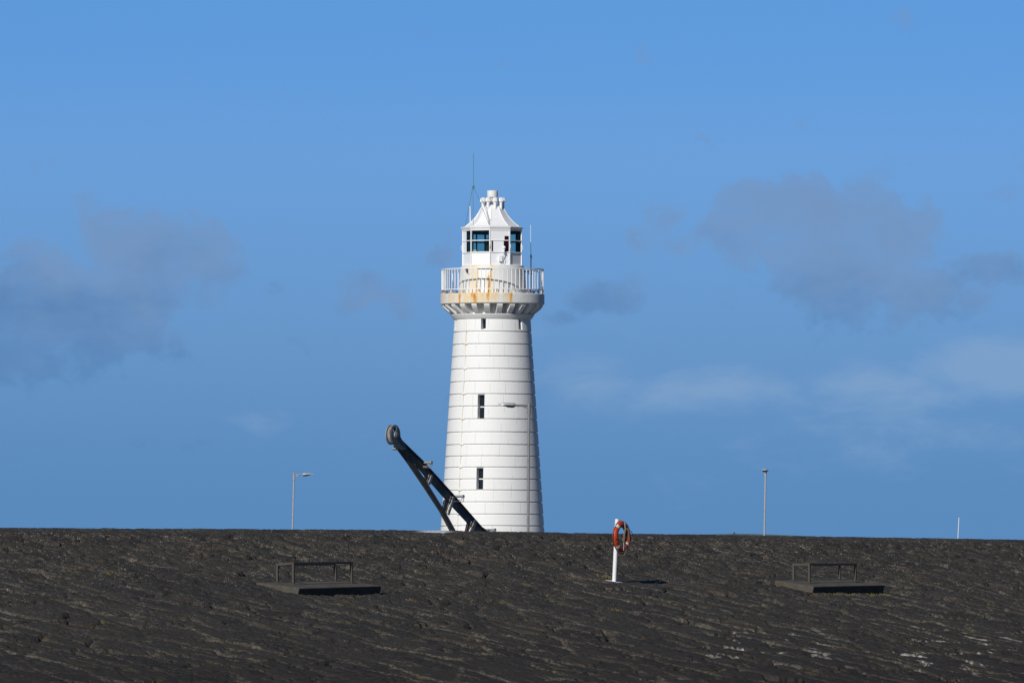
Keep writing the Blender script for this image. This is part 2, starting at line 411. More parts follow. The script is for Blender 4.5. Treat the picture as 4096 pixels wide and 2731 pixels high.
def build_slope():
    q = np.arange(-50, 28.001, 0.046)
    w = np.concatenate([np.arange(0, 20.5, 0.05), np.arange(20.6, 33, 0.4)])
    Q, Wd = np.meshgrid(q, w, indexing='ij')
    # warp
    qx = Q + 0.9 * (fbm(Q * 0.45, Wd * 0.45, 3) - 0.5) * 2 + 0.20 * (vnoise(Q * 5, Wd * 5, 31) - 0.5)
    wy = Wd + 0.55 * (fbm(Q * 0.7 + 40, Wd * 0.7, 5) - 0.5) * 2 + 0.10 * (vnoise(Q * 4 + 9, Wd * 4, 33) - 0.5)
    def voro(Xs, Ys, sd):
        ci = np.floor(Xs).astype(np.int64); cj = np.floor(Ys).astype(np.int64)
        F1 = np.full(Q.shape, 9.0); F2 = np.full(Q.shape, 9.0); I1 = np.zeros(Q.shape); I2 = np.zeros(Q.shape); DX = np.zeros(Q.shape); DY = np.zeros(Q.shape)
        for di in (-1, 0, 1):
            for dj in (-1, 0, 1):
                i = ci + di + 1000; j = cj + dj + 1000
                sx = ci + di + 0.5 + 0.80 * (hsh(i, j, sd) - 0.5); sy = cj + dj + 0.5 + 0.85 * (hsh(i, j, sd + 1) - 0.5)
                dx = Xs - sx; dy = Ys - sy; d = np.sqrt(dx * dx + dy * dy)
                r1 = hsh(i, j, sd + 6); r2 = hsh(i, j, sd + 7); new = d < F1
                F2 = np.where(new, F1, np.minimum(F2, d))
                I1 = np.where(new, r1, I1); I2 = np.where(new, r2, I2); DX = np.where(new, dx, DX); DY = np.where(new, dy, DY); F1 = np.where(new, d, F1)
        return F2 - F1, I1, I2, DX, DY
    wk = np.linspace(-3, 40, 4301); ak = 0.45 + 0.75 * np.clip((wk - 1.0) / 9.0, 0, 1)
    yk = np.concatenate([[0], np.cumsum(0.5 * (1 / ak[1:] + 1 / ak[:-1]) * np.diff(wk))])
    edge, ID1, ID2, DX, DY = voro(qx / 0.82, np.interp(wy, wk, yk), 1)
    e2, J1, J2, DX2, DY2 = voro(qx / 0.42 + 0.3 * wy, wy / 0.34, 90)
    rag = 0.20 * (fbm(Q * 3.2, Wd * 3.2, 71) - 0.5)
    edge = np.clip(edge + rag, 0, 1); e2 = np.clip(e2 + rag, 0, 1)
    dome = np.clip(edge / 0.10, 0, 1); dome = dome * dome * (3 - 2 * dome)
    d2 = np.clip(e2 / 0.25, 0, 1); d2 = d2 * d2 * (3 - 2 * d2)
    rough_top = np.clip(1.15 - Wd / 7.5, 0, 1)
    fill = np.clip((fbm(Q * 0.55 + 3, Wd * 0.55 + 8, 21) - 0.40) * 4.5, 0, 1)           # how far mortar fills the joints
    crack = ((edge < 0.09) * (vnoise(Q * 1.3, Wd * 0.9, 77) > 0.55) * 0.09 + (e2 < 0.12) * (vnoise(Q * 1.1 + 7, Wd * 0.9, 78) > 0.78) * 0.05)
    h = -crack + dome * (0.050 - 0.026 * fill) + (ID1 - 0.5) * 0.060 * (1 - 0.3 * fill) + (ID2 - 0.5) * 0.12 * DY * dome + (np.mod(ID1 * 7.3 + ID2 * 3.1, 1) - 0.5) * 0.06 * DX * dome
    h = h + (0.012 + 0.028 * rough_top) * d2 + (J1 - 0.5) * (0.008 + 0.045 * rough_top) + (J2 - 0.5) * 0.05 * DX2 * rough_top
    h = h + (0.014 + 0.03 * rough_top) * (fbm(Q * 4.5, Wd * 3.5, 41) - 0.5) + 0.042 * (fbm(Q * 8, Wd * 11, 43, 3) - 0.5)
    h = h + 0.05 * (fbm(Q * 0.35, Wd * 0.30, 51, 3) - 0.5)
    fade = np.clip(Wd / 0.9, 0.12, 1)
    h = np.where(Wd < 0.9, np.minimum(h, 0.03) , h) * fade + 0.012 * (vnoise(Q * 1.3, Wd * 0 + 3, 61) - 0.5) + 0.008 * (vnoise(Q * 9, Wd * 0 + 3, 62) - 0.5)
    for px_, py_, rad_, amt in ((2456.5, 2327, 0.7, .92), (2500, 2327, 0.7, .7), (2570, 2325, 0.8, .7), (2640, 2324, 0.8, .7)):
        p_ = slope_hit(px_, py_) - C0; tq, tw = p_.dot(cdir), Vector((p_.x, p_.y, 0)).dot(ndir)
        h = h * (1 - amt * np.exp(-((Q - tq) ** 2 + (Wd - tw) ** 2) / rad_ ** 2))
    Zc = zcrest(Q)
    nx, ny, nz = ndir.x * math.sin(R(12)), ndir.y * math.sin(R(12)), math.cos(R(12))
    Xw = C0.x + cdir.x * Q + ndir.x * Wd + nx * h; Yw = C0.y + cdir.y * Q + ndir.y * Wd + ny * h; Zw = Zc - TANA * Wd + nz * h
    n, m = Q.shape
    verts = np.stack([Xw, Yw, Zw], -1).reshape(-1, 3)
    idx = np.arange(n * m).reshape(n, m)
    quads = np.stack([idx[:-1, :-1], idx[:-1, 1:], idx[1:, 1:], idx[1:, :-1]], -1).reshape(-1, 4)
    me = bpy.data.meshes.new('slope_face')
    me.vertices.add(len(verts)); me.vertices.foreach_set('co', (verts - np.array([C0.x, C0.y, C0.z])).ravel())
    me.loops.add(quads.size); me.loops.foreach_set('vertex_index', quads.ravel().astype(np.int32))
    me.polygons.add(len(quads)); me.polygons.foreach_set('loop_start', np.arange(0, quads.size, 4, dtype=np.int32))
    me.update(calc_edges=True)
    # lime / bird splash: a patch on the crest left of the tower, and streaks low down on the right
    px = 2048 + Xw / Yw * F; py = HOR - (Zw - EYE) / Yw * F
    lime = np.exp(-((px - 3760) / 300) ** 2 - ((py - 2605) / 80) ** 2) * 1.0
    lime = np.maximum(lime, 0.85 * np.exp(-((px - 3060) / 250) ** 2 - ((py - 2590) / 60) ** 2))
    t1 = (C0 and 0)
    crestpatch = np.exp(-((px - 1740) / 62) ** 4) * (Wd < 0.28) * 1.0
    for nm, arr in (('stone', ID1), ('stone2', ID2), ('edge', edge), ('fill', fill), ('lime', lime), ('crest', crestpatch), ('down', Wd), ('edge2', e2), ('grit', rough_top)):
        at = me.attributes.new(nm, 'FLOAT', 'POINT'); at.data.foreach_set('value', arr.ravel().astype(np.float32))
    me.polygons.foreach_set('use_smooth', [True] * len(me.polygons))
    return me
m, nt, b = newmat('dark_pitched_stone')
co_ = objco(nt)
st, st2, ed, fi, li, cp, dn = [nt.attr(k) for k in ('stone', 'stone2', 'edge', 'fill', 'lime', 'crest', 'down')]
ed2 = nt.attr('edge2'); gr = nt.attr('grit')
n1 = nt.noise(co_, 2.2, 8, 0.65); n2 = nt.noise(co_, 11.0, 6, 0.7); n3 = nt.noise(co_, 32.0, 3, 0.6); n4 = nt.noise(co_, 0.55, 5, 0.6)
c1 = nt.mix(st, (0.0165, 0.0158, 0.016), (0.040, 0.035, 0.029))
c1 = nt.mix(nt.math('MULTIPLY', nt.step(st2, 0.88, 0.97), 0.6), c1, (0.050, 0.035, 0.027))
c1 = nt.mix(nt.math('MULTIPLY', nt.step(n1, 0.40, 0.70), 0.6), c1, (0.050, 0.045, 0.037))
c1 = nt.mix(nt.step(n2, 0.50, 0.74), c1, nt.mix(0.5, c1, (0.085, 0.078, 0.067)))
c1 = nt.mix(nt.math('MULTIPLY', nt.step(n4, 0.45, 0.65), 0.45), c1, (0.026, 0.026, 0.027))
c1 = nt.mix(nt.step(dn, 7.0, 19.0), c1, nt.mix(1.0, c1, (0.62, 0.61, 0.62), 'MULTIPLY'))
joint = nt.math('MULTIPLY', nt.step(ed, 0.17, 0.05), nt.step(n2, 0.40, 0.58))
joint = nt.math('MAXIMUM', joint, nt.math('MULTIPLY', nt.math('MULTIPLY', nt.step(ed2, 0.22, 0.05), nt.step(n2, 0.46, 0.62)), 0.45))
joint = nt.math('MULTIPLY', joint, nt.math('ADD', 0.12, nt.math('MULTIPLY', fi, 0.88)))
joint = nt.math('MULTIPLY', joint, nt.math('ADD', 0.35, nt.math('MULTIPLY', nt.step(n3, 0.40, 0.62), 0.65)))
c1 = nt.mix(nt.math('MULTIPLY', joint, 0.9), c1, (0.185, 0.155, 0.115))
moss = nt.math('MULTIPLY', nt.step(nt.noise(co_, 1.5, 6, 0.7, 0.4), 0.55, 0.68), nt.math('MULTIPLY', nt.step(ed, 0.5, 0.1), nt.step(n2, 0.42, 0.58)))
c1 = nt.mix(nt.math('MULTIPLY', moss, 0.8), c1, (0.115, 0.088, 0.020))
n5 = nt.noise(co_, 55.0, 4, 0.75)
c1 = nt.mix(nt.math('MULTIPLY', nt.step(n5, 0.52, 0.66), 0.55), c1, (0.095, 0.086, 0.072))
c1 = nt.mix(nt.math('MULTIPLY', nt.step(n3, 0.48, 0.34), 0.6), c1, (0.010, 0.0098, 0.010))
# pale grains of lichen and barnacle
vor = nt.node('ShaderNodeTexVoronoi'); nt.link(nt.mapping(co_, scale=(1, 0.55, 1.2)), vor.inputs['Vector']); vor.inputs['Scale'].default_value = 24
fleck = nt.math('MULTIPLY', nt.step(vor.outputs['Distance'], 0.46, 0.22), nt.step(nt.noise(co_, 1.3, 5, 0.7), 0.36, 0.60))
sepc = nt.node('ShaderNodeSeparateColor'); nt.link(vor.outputs['Color'], sepc.inputs[0])
fleck = nt.math('MULTIPLY', fleck, nt.step(sepc.outputs[0], 0.35, 0.95))
fleck = nt.math('MULTIPLY', fleck, nt.step(dn, 19.0, 2.0))
c1 = nt.mix(nt.math('MULTIPLY', fleck, 0.75), c1, (0.33, 0.305, 0.265))
lm = nt.math('MULTIPLY', li, nt.math('MULTIPLY', nt.step(ed, 0.15, 0.05), nt.step(nt.noise(co_, 1.2, 5, 0.65), 0.535, 0.58)))
c1 = nt.mix(lm, c1, (0.50, 0.47, 0.42))
c1 = nt.mix(nt.math('MULTIPLY', cp, nt.step(n2, 0.3, 0.45)), c1, (0.62, 0.62, 0.60))
nt.link(c1, b.inputs['Base Color']); b.inputs['Roughness'].default_value = 0.85; b.inputs['Specular IOR Level'].default_value = 0.25
nt.link(nt.bump(nt.math('ADD', nt.math('MULTIPLY', n3, 0.5), n2), 0.7, 0.025), b.inputs['Normal'])
M['stone'] = m

pier = thing('stone_pier', (C0.x, C0.y, C0.z), 'dark pitched stone pier slope with pale flecks and moss, filling the lower picture', 'pier')
sf = bpy.data.objects.new('slope_face', build_slope()); COL.objects.link(sf); sf.data.materials.append(M['stone']); sf.parent = pier
# coping and deck behind the crest
cop = MB(); dk = MB()
ts = list(range(-50, 29, 1))
def crosssec(mb, w0, w1, z0f, z1f):
    vs = []
    for t in ts:
        for w_, zf in ((w0, z0f), (w1, z0f), (w1, z1f), (w0, z1f)):
            p = C0 + cdir * t + ndir * w_; vs.append((p.x, p.y, float(zcrest(t)) + zf))
    n = len(ts); fs = []
    for i in range(n - 1):
        for k in range(4):
            fs.append((i * 4 + k, i * 4 + (k + 1) % 4, (i + 1) * 4 + (k + 1) % 4, (i + 1) * 4 + k))
    fs.append((0, 1, 2, 3)); fs.append(tuple((n - 1) * 4 + k for k in (3, 2, 1, 0)))
    mb.add(vs, fs)
crosssec(cop, -1.1, -0.004, -0.012, -1.4)
crosssec(dk, -14.0, -1.104, -0.95, -6.6)
cop.build('coping', M['conc_deck'], pier); dk.build('deck', M['conc_deck'], pier)

# ------------------------------------------------------------------ water, quay and far land (mostly hidden behind the pier)
m, nt, b = newmat('harbour_water')
b.inputs['Base Color'].default_value = (0.02, 0.05, 0.07, 1); b.inputs['Roughness'].default_value = 0.12
nt.link(nt.bump(nt.noise(nt.mapping(objco(nt), scale=(1, 0.5, 1)), 0.9, 6, 0.6), 0.5, 0.4), b.inputs['Normal'])
w_ = MB(); w_.add([(-20000, -2000, 0), (20000, -2000, 0), (20000, 30000, 0), (-20000, 30000, 0)], [(0, 1, 2, 3)])
tag(w_.build('water', m), kind='structure')
g = MB(); g.box((10, 348, 1.9), (150, 34, 7.6)); tag(g.build('harbour_quay_ground', M['conc_deck']), kind='structure')
g = MB(); g.box((0, 560, 1.9), (420, 160, 7.6)); tag(g.build('promenade_ground', M['conc_deck']), kind='structure')

# low green hill far behind, its crest just clears the pier on the right
hl = MB()
HD = 12000.0
hp = []
for i in range(61):
    px = 1500 + i * 60
    e = math.exp(-((px - 3000) / 330.0) ** 2) * 18 + 2150.5 - 2134
    yv = -2.5 + np.interp(px, [1500, 2600, 2820, 2930, 3040, 3150, 3300, 3700, 5100], [2200, 2150, 2139, 2135.6, 2137.3, 2141.8, 2149, 2180, 2230])
    hp.append((px, yv))
vs = []; n = len(hp)
for px, py in hp:
    top = P(px, py, HD)
    for q in range(7):
        a = q / 6.0
        yy = HD - 1500 + 3000 * a
        hh = math.sin(math.pi * a) ** 0.8 if 0 < a < 1 else 0
        vs.append((top.x, yy, -1 + (top.z + 1) * hh))
fs = [(i * 7 + q, i * 7 + q + 1, (i + 1) * 7 + q + 1, (i + 1) * 7 + q) for i in range(n - 1) for q in range(6)]
hl.add(vs, fs); tag(hl.build('hills', M['land'], smooth=60), kind='structure')
# small dark clump on top of the hill
base = P(2937, 2134.5, HD)
tr = thing('tree_clump', base, 'tiny dark peaked clump of trees on the far low hill', 'tree clump')
lf = MB()
rr = random.Random(5)
for i in range(900):
    u = rr.uniform(-1, 1); hmax = (1.0 - abs(u)) * 0.45 + (0.75 * (1 - (abs(u) / 0.36) ** 2) if abs(u) < 0.33 else 0)
    c = base + Vector((u * 3.4, rr.uniform(-3, 3), rr.uniform(0, max(hmax, 0.02)) * 2.7 - 0.4))
    s_ = rr.uniform(0.25, 0.55)
    rot = Quaternion((rr.gauss(0, 1), rr.gauss(0, 1), rr.gauss(0, 1), rr.gauss(0, 1))).normalized().to_matrix()
    lf.add([c + rot @ Vector(v) * s_ for v in ((-1, 0, 0), (0, -.6, 0), (1, 0, 0), (0, .6, 0))], [(0, 1, 2, 3)])
k_ = 1.0
lf.build('crown', M['leaf'], tr, fixn=False)
tk = MB()
for dx in (-1.3, 0.0, 1.1): tk.tube([base + Vector((dx, 0, -3)), base + Vector((dx * 1.05, 0, 1.2))], [0.25, 0.1], 6)
tk.build('trunk', M['steel_brown'], tr)
tr.scale = (1, 1, 1)

# ------------------------------------------------------------------ LIGHTHOUSE
LD = 347.0; CX = 1970.0
LX = (CX - 2048) * LD / F
AXIS = (LX, LD, 0)
def zc(y, r=0.0): return EYE + (HOR - y) * (LD - r) / F          # row y on the near side at radius r
def pol(r, phi, z): return Vector((LX + r * math.sin(R(phi)), LD - r * math.cos(R(phi)), z))
BASE = Vector((LX, LD, 5.7))
lh = thing('lighthouse', BASE, 'tall white banded lighthouse with railed gallery and many-sided lantern behind the pier', 'lighthouse')
def shaft_r(y): return 1.525 + (y - 1277) * (2.08 - 1.525) / (2128 - 1277)
grooves = [1325, 1375, 1424, 1474, 1525, 1575, 1624, 1675, 1727, 1777, 1823, 1868, 1915, 1959.6, 2007, 2055.7, 2102, 2149]
prof = []; vals = []
gh, gd = 2.5, 0.048
prof.append((2.12, 5.7)); vals.append(30.0)
ys = sorted(grooves, reverse=True)
prof.append((2.115, 5.9)); vals.append(29.0)
K = len(ys)
for i, y in enumerate(ys):
    r = shaft_r(y); k = K - i
    zlo = zc(y + gh, r); zhi = zc(y - gh, r)
    if zlo < 6.0: continue
    prof += [(r + 0.0, zlo - 0.012), (r - 0.010, zlo), (r - gd, zlo + 0.004), (r - gd, zhi - 0.004), (r - 0.004, zhi), (r, zhi + 0.008)]
    vals += [k + 0.02, k, k, k - 0.001, k - 0.002, k - 0.02]
prof.append((shaft_r(1272), zc(1271, 1.52))); vals.append(0.02)
sh = MB(); sh.lathe(prof, 144, vals=vals, name='course')
shaft = sh.build('tower_shaft', M['masonry'], lh, smooth=30)
wins = [(-15.0, 1577, 1676, 0.28, True), (-15.0, 1870, 1959, 0.28, True)]
wins += [(-13.5 + 60 * k, 1273, 1316, 0.20, False) for k in range(6)]
cut = MB()
for phi, y0, y1, wd, dbl in wins:
    r = shaft_r((y0 + y1) / 2); z0, z1 = zc(y1, r), zc(y0, r)
    rot = Matrix.Rotation(R(phi), 3, 'Z')
    c = pol(r - 0.02, phi, (z0 + z1) / 2)
    cut.box(c, (wd, 0.54, z1 - z0), rot)
cutter = cut.build('cutter', M['masonry_plain'])
mod = shaft.modifiers.new('cut', 'BOOLEAN'); mod.object = cutter; mod.solver = 'EXACT'; mod.operation = 'DIFFERENCE'
dg = bpy.context.evaluated_depsgraph_get()
nm = bpy.data.meshes.new_from_object(shaft.evaluated_get(dg)); shaft.modifiers.clear(); shaft.data = nm; nm.name = 'tower_shaft'
while len(nm.materials) > 1: nm.materials.pop()
nm.polygons.foreach_set('material_index', [0] * len(nm.polygons))
bpy.data.objects.remove(cutter, do_unlink=True)
for phi, y0, y1, wd, dbl in wins:
    if abs(((phi + 180) % 360) - 180) > 100: continue
    r = shaft_r((y0 + y1) / 2); z0, z1 = zc(y1, r), zc(y0, r)
    rot = Matrix.Rotation(R(phi), 3, 'Z')
    rb = r - 0.02 - 0.27 + 0.012
    fr_ = MB(); fw = 0.026
    zz0, zz1 = z0 + 0.002, z1 - 0.002
    c = pol(rb + 0.016, phi, 0)
    side = rot @ Vector((1, 0, 0))
    for sgn in (-1, 1): fr_.box(c + side * sgn * (wd / 2 - fw / 2 - 0.002) + Vector((0, 0, (zz0 + zz1) / 2)), (fw, 0.03, zz1 - zz0), rot)
    for zf in (zz0 + fw / 2, zz1 - fw / 2): fr_.box(c + Vector((0, 0, zf)), (wd - 2 * fw - 0.004, 0.03, fw), rot)
    if dbl: fr_.box(c + Vector((0, 0, (zz0 + zz1) / 2)), (wd - 2 * fw - 0.004, 0.05, 0.042), rot)
    wf = fr_.build('window', M['white_metal'], lh)
    pb = MB(); pb.box(pol(rb + 0.004, phi, (zz0 + zz1) / 2), (wd - 0.01, 0.006, zz1 - zz0 - 0.01), rot)
    pb.build('pane', M['pane'], wf)
    if dbl:
        sl = MB(); sl.box(pol(r - 0.11, phi, zz0 + 0.012), (wd - 0.012, 0.22, 0.02), rot); sl.build('sill', M['white_metal'], wf)
# conductor strip down the left face
st_ = MB(); PH = -42.0
pts = [pol(2.04, PH + 2.6, zc(1211, 2.0)), pol(1.98, PH + 2, zc(1224, 1.9)), pol(1.70, PH + 0.6, zc(1252, 1.7)), pol(1.60, PH, zc(1268, 1.6))]
for y in (1275, 1500, 1750, 2000, 2135): pts.append(pol(shaft_r(y) + 0.008, PH, zc(y, shaft_r(y))))
for a, b2 in zip(pts[:-1], pts[1:]): st_.bar(a, b2, 0.035, 0.022, up=(pol(1, PH, 0) - pol(0, PH, 0)))
for y in (1375, 1474, 1575, 1675, 1777, 1868, 1959.6, 2055.7):
    r = shaft_r(y); c = pol(r - 0.02, PH + 0.3, zc(y, r)); st_.sphere(c, 0.085, 8, 6, (0.95, 0.95, 0.55))
st_.build('conductor_strip', M['strip'], lh, smooth=40)
# necking moulding
nk = MB(); nk.lathe([(1.45, zc(1273, 1.5)), (1.560, zc(1272, 1.55)), (1.575, zc(1270, 1.57)), (1.668, zc(1256.5, 1.66)), (1.674, zc(1253.5, 1.67)), (1.45, zc(1252, 1.65))], 120)
nk.build('necking', M['masonry_plain'], lh, smooth=18)
core = MB(); core.lathe([(1.47, zc(1252, 1.65) - 0.01), (1.48, zc(1240, 1.5)), (1.50, zc(1220, 1.66)), (1.52, zc(1209, 1.7) + 0.02)], 96)
core.build('gallery_soffit', M['masonry_plain'], lh, smooth=50)
# corbels
cpf = [(1.40, 1252.2), (1.665, 1252.2), (1.74, 1247), (1.84, 1239), (1.935, 1230), (2.00, 1222), (2.025, 1216), (2.03, 1210.5), (1.40, 1210.5)]
for k in range(24):
    phi = 8.7 - 15 * k
    e = Vector((math.cos(R(phi)), math.sin(R(phi)), 0))
    c = MB()
    c.prism([pol(r, phi, zc(y, 1.75 if r < 1.9 else r)) - e * 0.112 for r, y in cpf], e * 0.224)
    c.build('corbel', M['masonry_plain'], lh, bevel=0.012)
# gallery slab with rust runs
def rustfun(phi, f):       # f 0 at the bottom, 1 at the top of the slab
    v = 0.16 if -100 < phi < 8 else 0.0
    for p0, wd_, amp, ln in ((-39, 2.2, 1.0, 1.1), (-19.5, 4.2, 0.95, 1.3), (-23, 2.5, 0.7, .9), (-4.5, 3.0, .72, 1.2), (21.0, 1.8, 1.0, 1.1), (16, 5, .5, 1.0), (-55, 4, .55, 1.2), (-66, 6, .35, 1),
                             (-30, 9, .50, 1.2), (-10, 10, .50, 1.2), (-48, 10, .40, 1.2), (2, 6, .50, 1.1), (-72, 12, .34, 1.2), (38, 4, .22, .6), (-85, 8, .2, 1)):
        v = max(v, amp * math.exp(-((phi - p0) / wd_) ** 2) * (0.55 + 0.45 * min(1, f * ln + 0.15)))
    return v
def ringmesh(prof, n, fn):
    mb = MB(); mb.lathe(prof, n, cap=True)
    z0 = min(p[1] for p in prof); z1 = max(p[1] for p in prof)
    vals = []
    for r, z in prof:
        for k in range(n):
            ph = 360.0 * k / n
            if ph > 180: ph -= 360
            vals.append(fn(ph, (z - z0) / (z1 - z0), r))
    mb.attr['rust'] = vals
    return mb
zb, zt = zc(1211.6, 2.08), zc(1170, 2.08)
pf = [(1.0, zb), (2.05, zb), (2.072, zb + 0.012)] + [(2.078 + 0.0008 * math.sin(i * 2.1), zb + (zt - zb) * (0.05 + 0.09 * i)) for i in range(11)] + [(2.072, zt - 0.01), (2.055, zt), (1.0, zt)]
ringmesh(pf, 360, lambda ph, f, r: rustfun(ph, f) if r > 1.9 else 0.2).build('gallery_slab', M['masonry_rust'], lh, smooth=50)
# railing
rail = MB(); RR = 2.03
zr1 = zc(1071.5, RR); zr0 = zc(1154, RR)
rail.lathe([(RR - 0.028, zr1 - 0.018), (RR + 0.028, zr1 - 0.018), (RR + 0.028, zr1 + 0.018), (RR - 0.028, zr1 + 0.018)], 108, closed=True)
rail.lathe([(RR - 0.026, zr0 - 0.016), (RR + 0.026, zr0 - 0.016), (RR + 0.026, zr0 + 0.016), (RR - 0.026, zr0 + 0.016)], 108, closed=True)
rl = rail.build('railing', M['white_metal'], lh, smooth=40)
for k in range(72):
    phi = 2.3 + 5 * k + random.uniform(-.35, .35)
    bb = MB(); bb.tube([pol(RR, phi, zr0 + 0.014), pol(RR + random.uniform(-.006, .006), phi + random.uniform(-.08, .08), (zr0 + zr1) / 2), pol(RR, phi, zr1 - 0.016)], 0.0165, 6, cap=False)
    bb.build('baluster', M['white_metal'], rl, smooth=60)
for k in range(18):
    phi = 5.3 + 20 * k
    rot = Matrix.Rotation(R(phi), 3, 'Z')
    pp = MB(); pp.box(pol(RR - 0.01, phi, (zr0 + zt) / 2 - 0.002), (0.085 * random.uniform(.8, 1.1), 0.05, zr0 - zt - 0.03), rot)
    pp.box(pol(RR - 0.03, phi, zt + 0.010), (0.11, 0.10, 0.018), rot)
    pp.build('rail_foot', M['rust_white'], rl, bevel=0.006)
# gallery drum under the lantern
def drumrust(ph, f, r):
    v = 0
    for p0, wd_, amp in ((-38, 5, .44), (-31, 3, .40), (-25, 2, .28), (-2.5, 2.2, .62), (-26.5, 1.2, .5), (0.5, 4, .30), (-60, 8, .15)):
        v = max(v, amp * math.exp(-((ph - p0) / wd_) ** 2))
    if f > 0.86: v = max(v, 0.22 * math.exp(-((ph + 30) / 40) ** 2))
    return v
zd1 = zc(1067, 1.28)
pf = [(1.365, zt + 0.002)] + [(1.365 - 0.085 * i / 10, zt + (zd1 - zt) * i / 10) for i in range(1, 11)] + [(1.272, zd1 + 0.008), (1.27, zc(1062.5, 1.27)), (1.235, zc(1060, 1.24)), (1.215, zc(1057.5, 1.2)), (0.9, zc(1057, 1.2))]
ringmesh(pf, 240, drumrust).build('gallery_drum', M['masonry_rust'], lh, smooth=40)
# rusty door on the drum
dphi = -14.5
dm = MB(); zd0, zdt = zt + 0.02, zc(1075, 1.33)
nx_, nz_ = 16, 24; half = 11.3
vals = []
def dv(ii, jj, rad):
    ph = dphi - half + 2 * half * ii / nx_; f = jj / nz_
    rr_ = rad - 0.085 * (zd0 + (zdt - zd0) * f - zt) / (zd1 - zt)
    return pol(rr_, ph, zd0 + (zdt - zd0) * f)
o = 0
for layer, rad in ((0, 1.395), (1, 1.340)):
    for ii in range(nx_ + 1):
        for jj in range(nz_ + 1):
            dm.v.append(tuple(dv(ii, jj, rad)))
            u, f = ii / nx_, jj / nz_
            rr_ = 0.95 * math.exp(-((u - 0.86) / 0.11) ** 2) * (1.0 if f < 0.62 else math.exp(-((f - 0.62) / 0.22) ** 2) * 0.95)
            rr_ = max(rr_, 0.85 * math.exp(-((u - 0.02) / 0.05) ** 2) * (1 if f < .9 else .4), 0.42 * math.exp(-((u - 0.45) / 0.05) ** 2 - ((f - .74) / .05) ** 2), 0.4 * math.exp(-((f - 0.02) / 0.05) ** 2))
            vals.append(rr_)
Wn = nz_ + 1; L1 = (nx_ + 1) * Wn
for ii in range(nx_):
    for jj in range(nz_):
        a0 = ii * Wn + jj
        dm.f.append((a0, a0 + Wn, a0 + Wn + 1, a0 + 1)); dm.f.append((L1 + a0, L1 + a0 + 1, L1 + a0 + Wn + 1, L1 + a0 + Wn))
for jj in range(nz_):
    for ii in (0, nx_): a0 = ii * Wn + jj; dm.f.append((a0, a0 + 1, L1 + a0 + 1, L1 + a0))
for ii in range(nx_):
    for jj in (0, nz_): a0 = ii * Wn + jj; dm.f.append((a0, a0 + Wn, L1 + a0 + Wn, L1 + a0))
dm.attr['rust'] = vals
door = dm.build('door', M['door'], lh, smooth=40); door['label'] = 'white door with a broad orange rust run on its right edge'
fm = MB()
for i_ in range(9):
    a0 = dphi - half - 1.2 + (2 * half + 2.4) * i_ / 9; a1 = dphi - half - 1.2 + (2 * half + 2.4) * (i_ + 1) / 9
    fm.bar(pol(1.335, a0, zdt + 0.035), pol(1.335, a1, zdt + 0.035), 0.12, 0.035)
fm.build('hood', M['white_metal'], door)
bk = MB(); bz = zc(1077, 1.33)
bk.box(pol(1.35, -50, bz), (0.13, 0.10, 0.07), Matrix.Rotation(R(-50), 3, 'Z')); bk.tube([pol(1.40, -47, bz), pol(1.43, -46, bz - 0.09), pol(1.36, -45, bz - 0.15)], 0.028, 8)
bk.build('wall_bracket', simple('rusted_iron', (0.13, 0.05, 0.025), 0.8, col2=(0.05, 0.025, 0.015), scale=12), lh)

# lantern: nine sides, corners at -5 + 40k
RL = 1.195; NS = 9; PH0 = -5.0
zs = zc(1008, 1.15); zm = zc(961, 1.15); zh = zc(917, 1.15); zl0 = zc(1058.5, 1.2)
def fpt(k, u, z, off=0.0, rad=RL):
    a = pol(rad, PH0 + 40 * k, z); b_ = pol(rad, PH0 + 40 * (k + 1), z)
    nrm_ = Vector((math.sin(R(PH0 + 40 * k + 20)), -math.cos(R(PH0 + 40 * k + 20)), 0))
    return a + (b_ - a) * u + nrm_ * off
def frect(mb, k, u0, u1, z0, z1, off0, off1):
    a = [fpt(k, u0, z0, off0), fpt(k, u1, z0, off0), fpt(k, u1, z1, off0), fpt(k, u0, z1, off0)]
    ext = fpt(k, 0.5, z0, off1) - fpt(k, 0.5, z0, off0)
    mb.prism(a, ext)
lf_ = MB()
for k in range(NS):
    c0, c1 = pol(RL, PH0 + 40 * k, zl0), pol(RL, PH0 + 40 * k, zh)
    lf_.bar(c0, c1, 0.046, 0.050, up=(pol(1, PH0 + 40 * k, 0) - pol(0, PH0 + 40 * k, 0)))
    for z_, t_ in ((zs, 0.045), (zm, 0.034), (zh - 0.02, 0.04)):
        frect(lf_, k, 0.03, 0.97, z_ - t_ / 2, z_ + t_ / 2, -0.022, 0.026)
lant = lf_.build('lantern_frame', M['white_metal'], lh, bevel=0.004)
for k in range(NS):
    pnl = MB(); frect(pnl, k, 0.03, 0.97, zl0 + 0.002, zs - 0.024, -0.03, -0.002); pnl.build('lower_panel', M['white_panel'], lant)
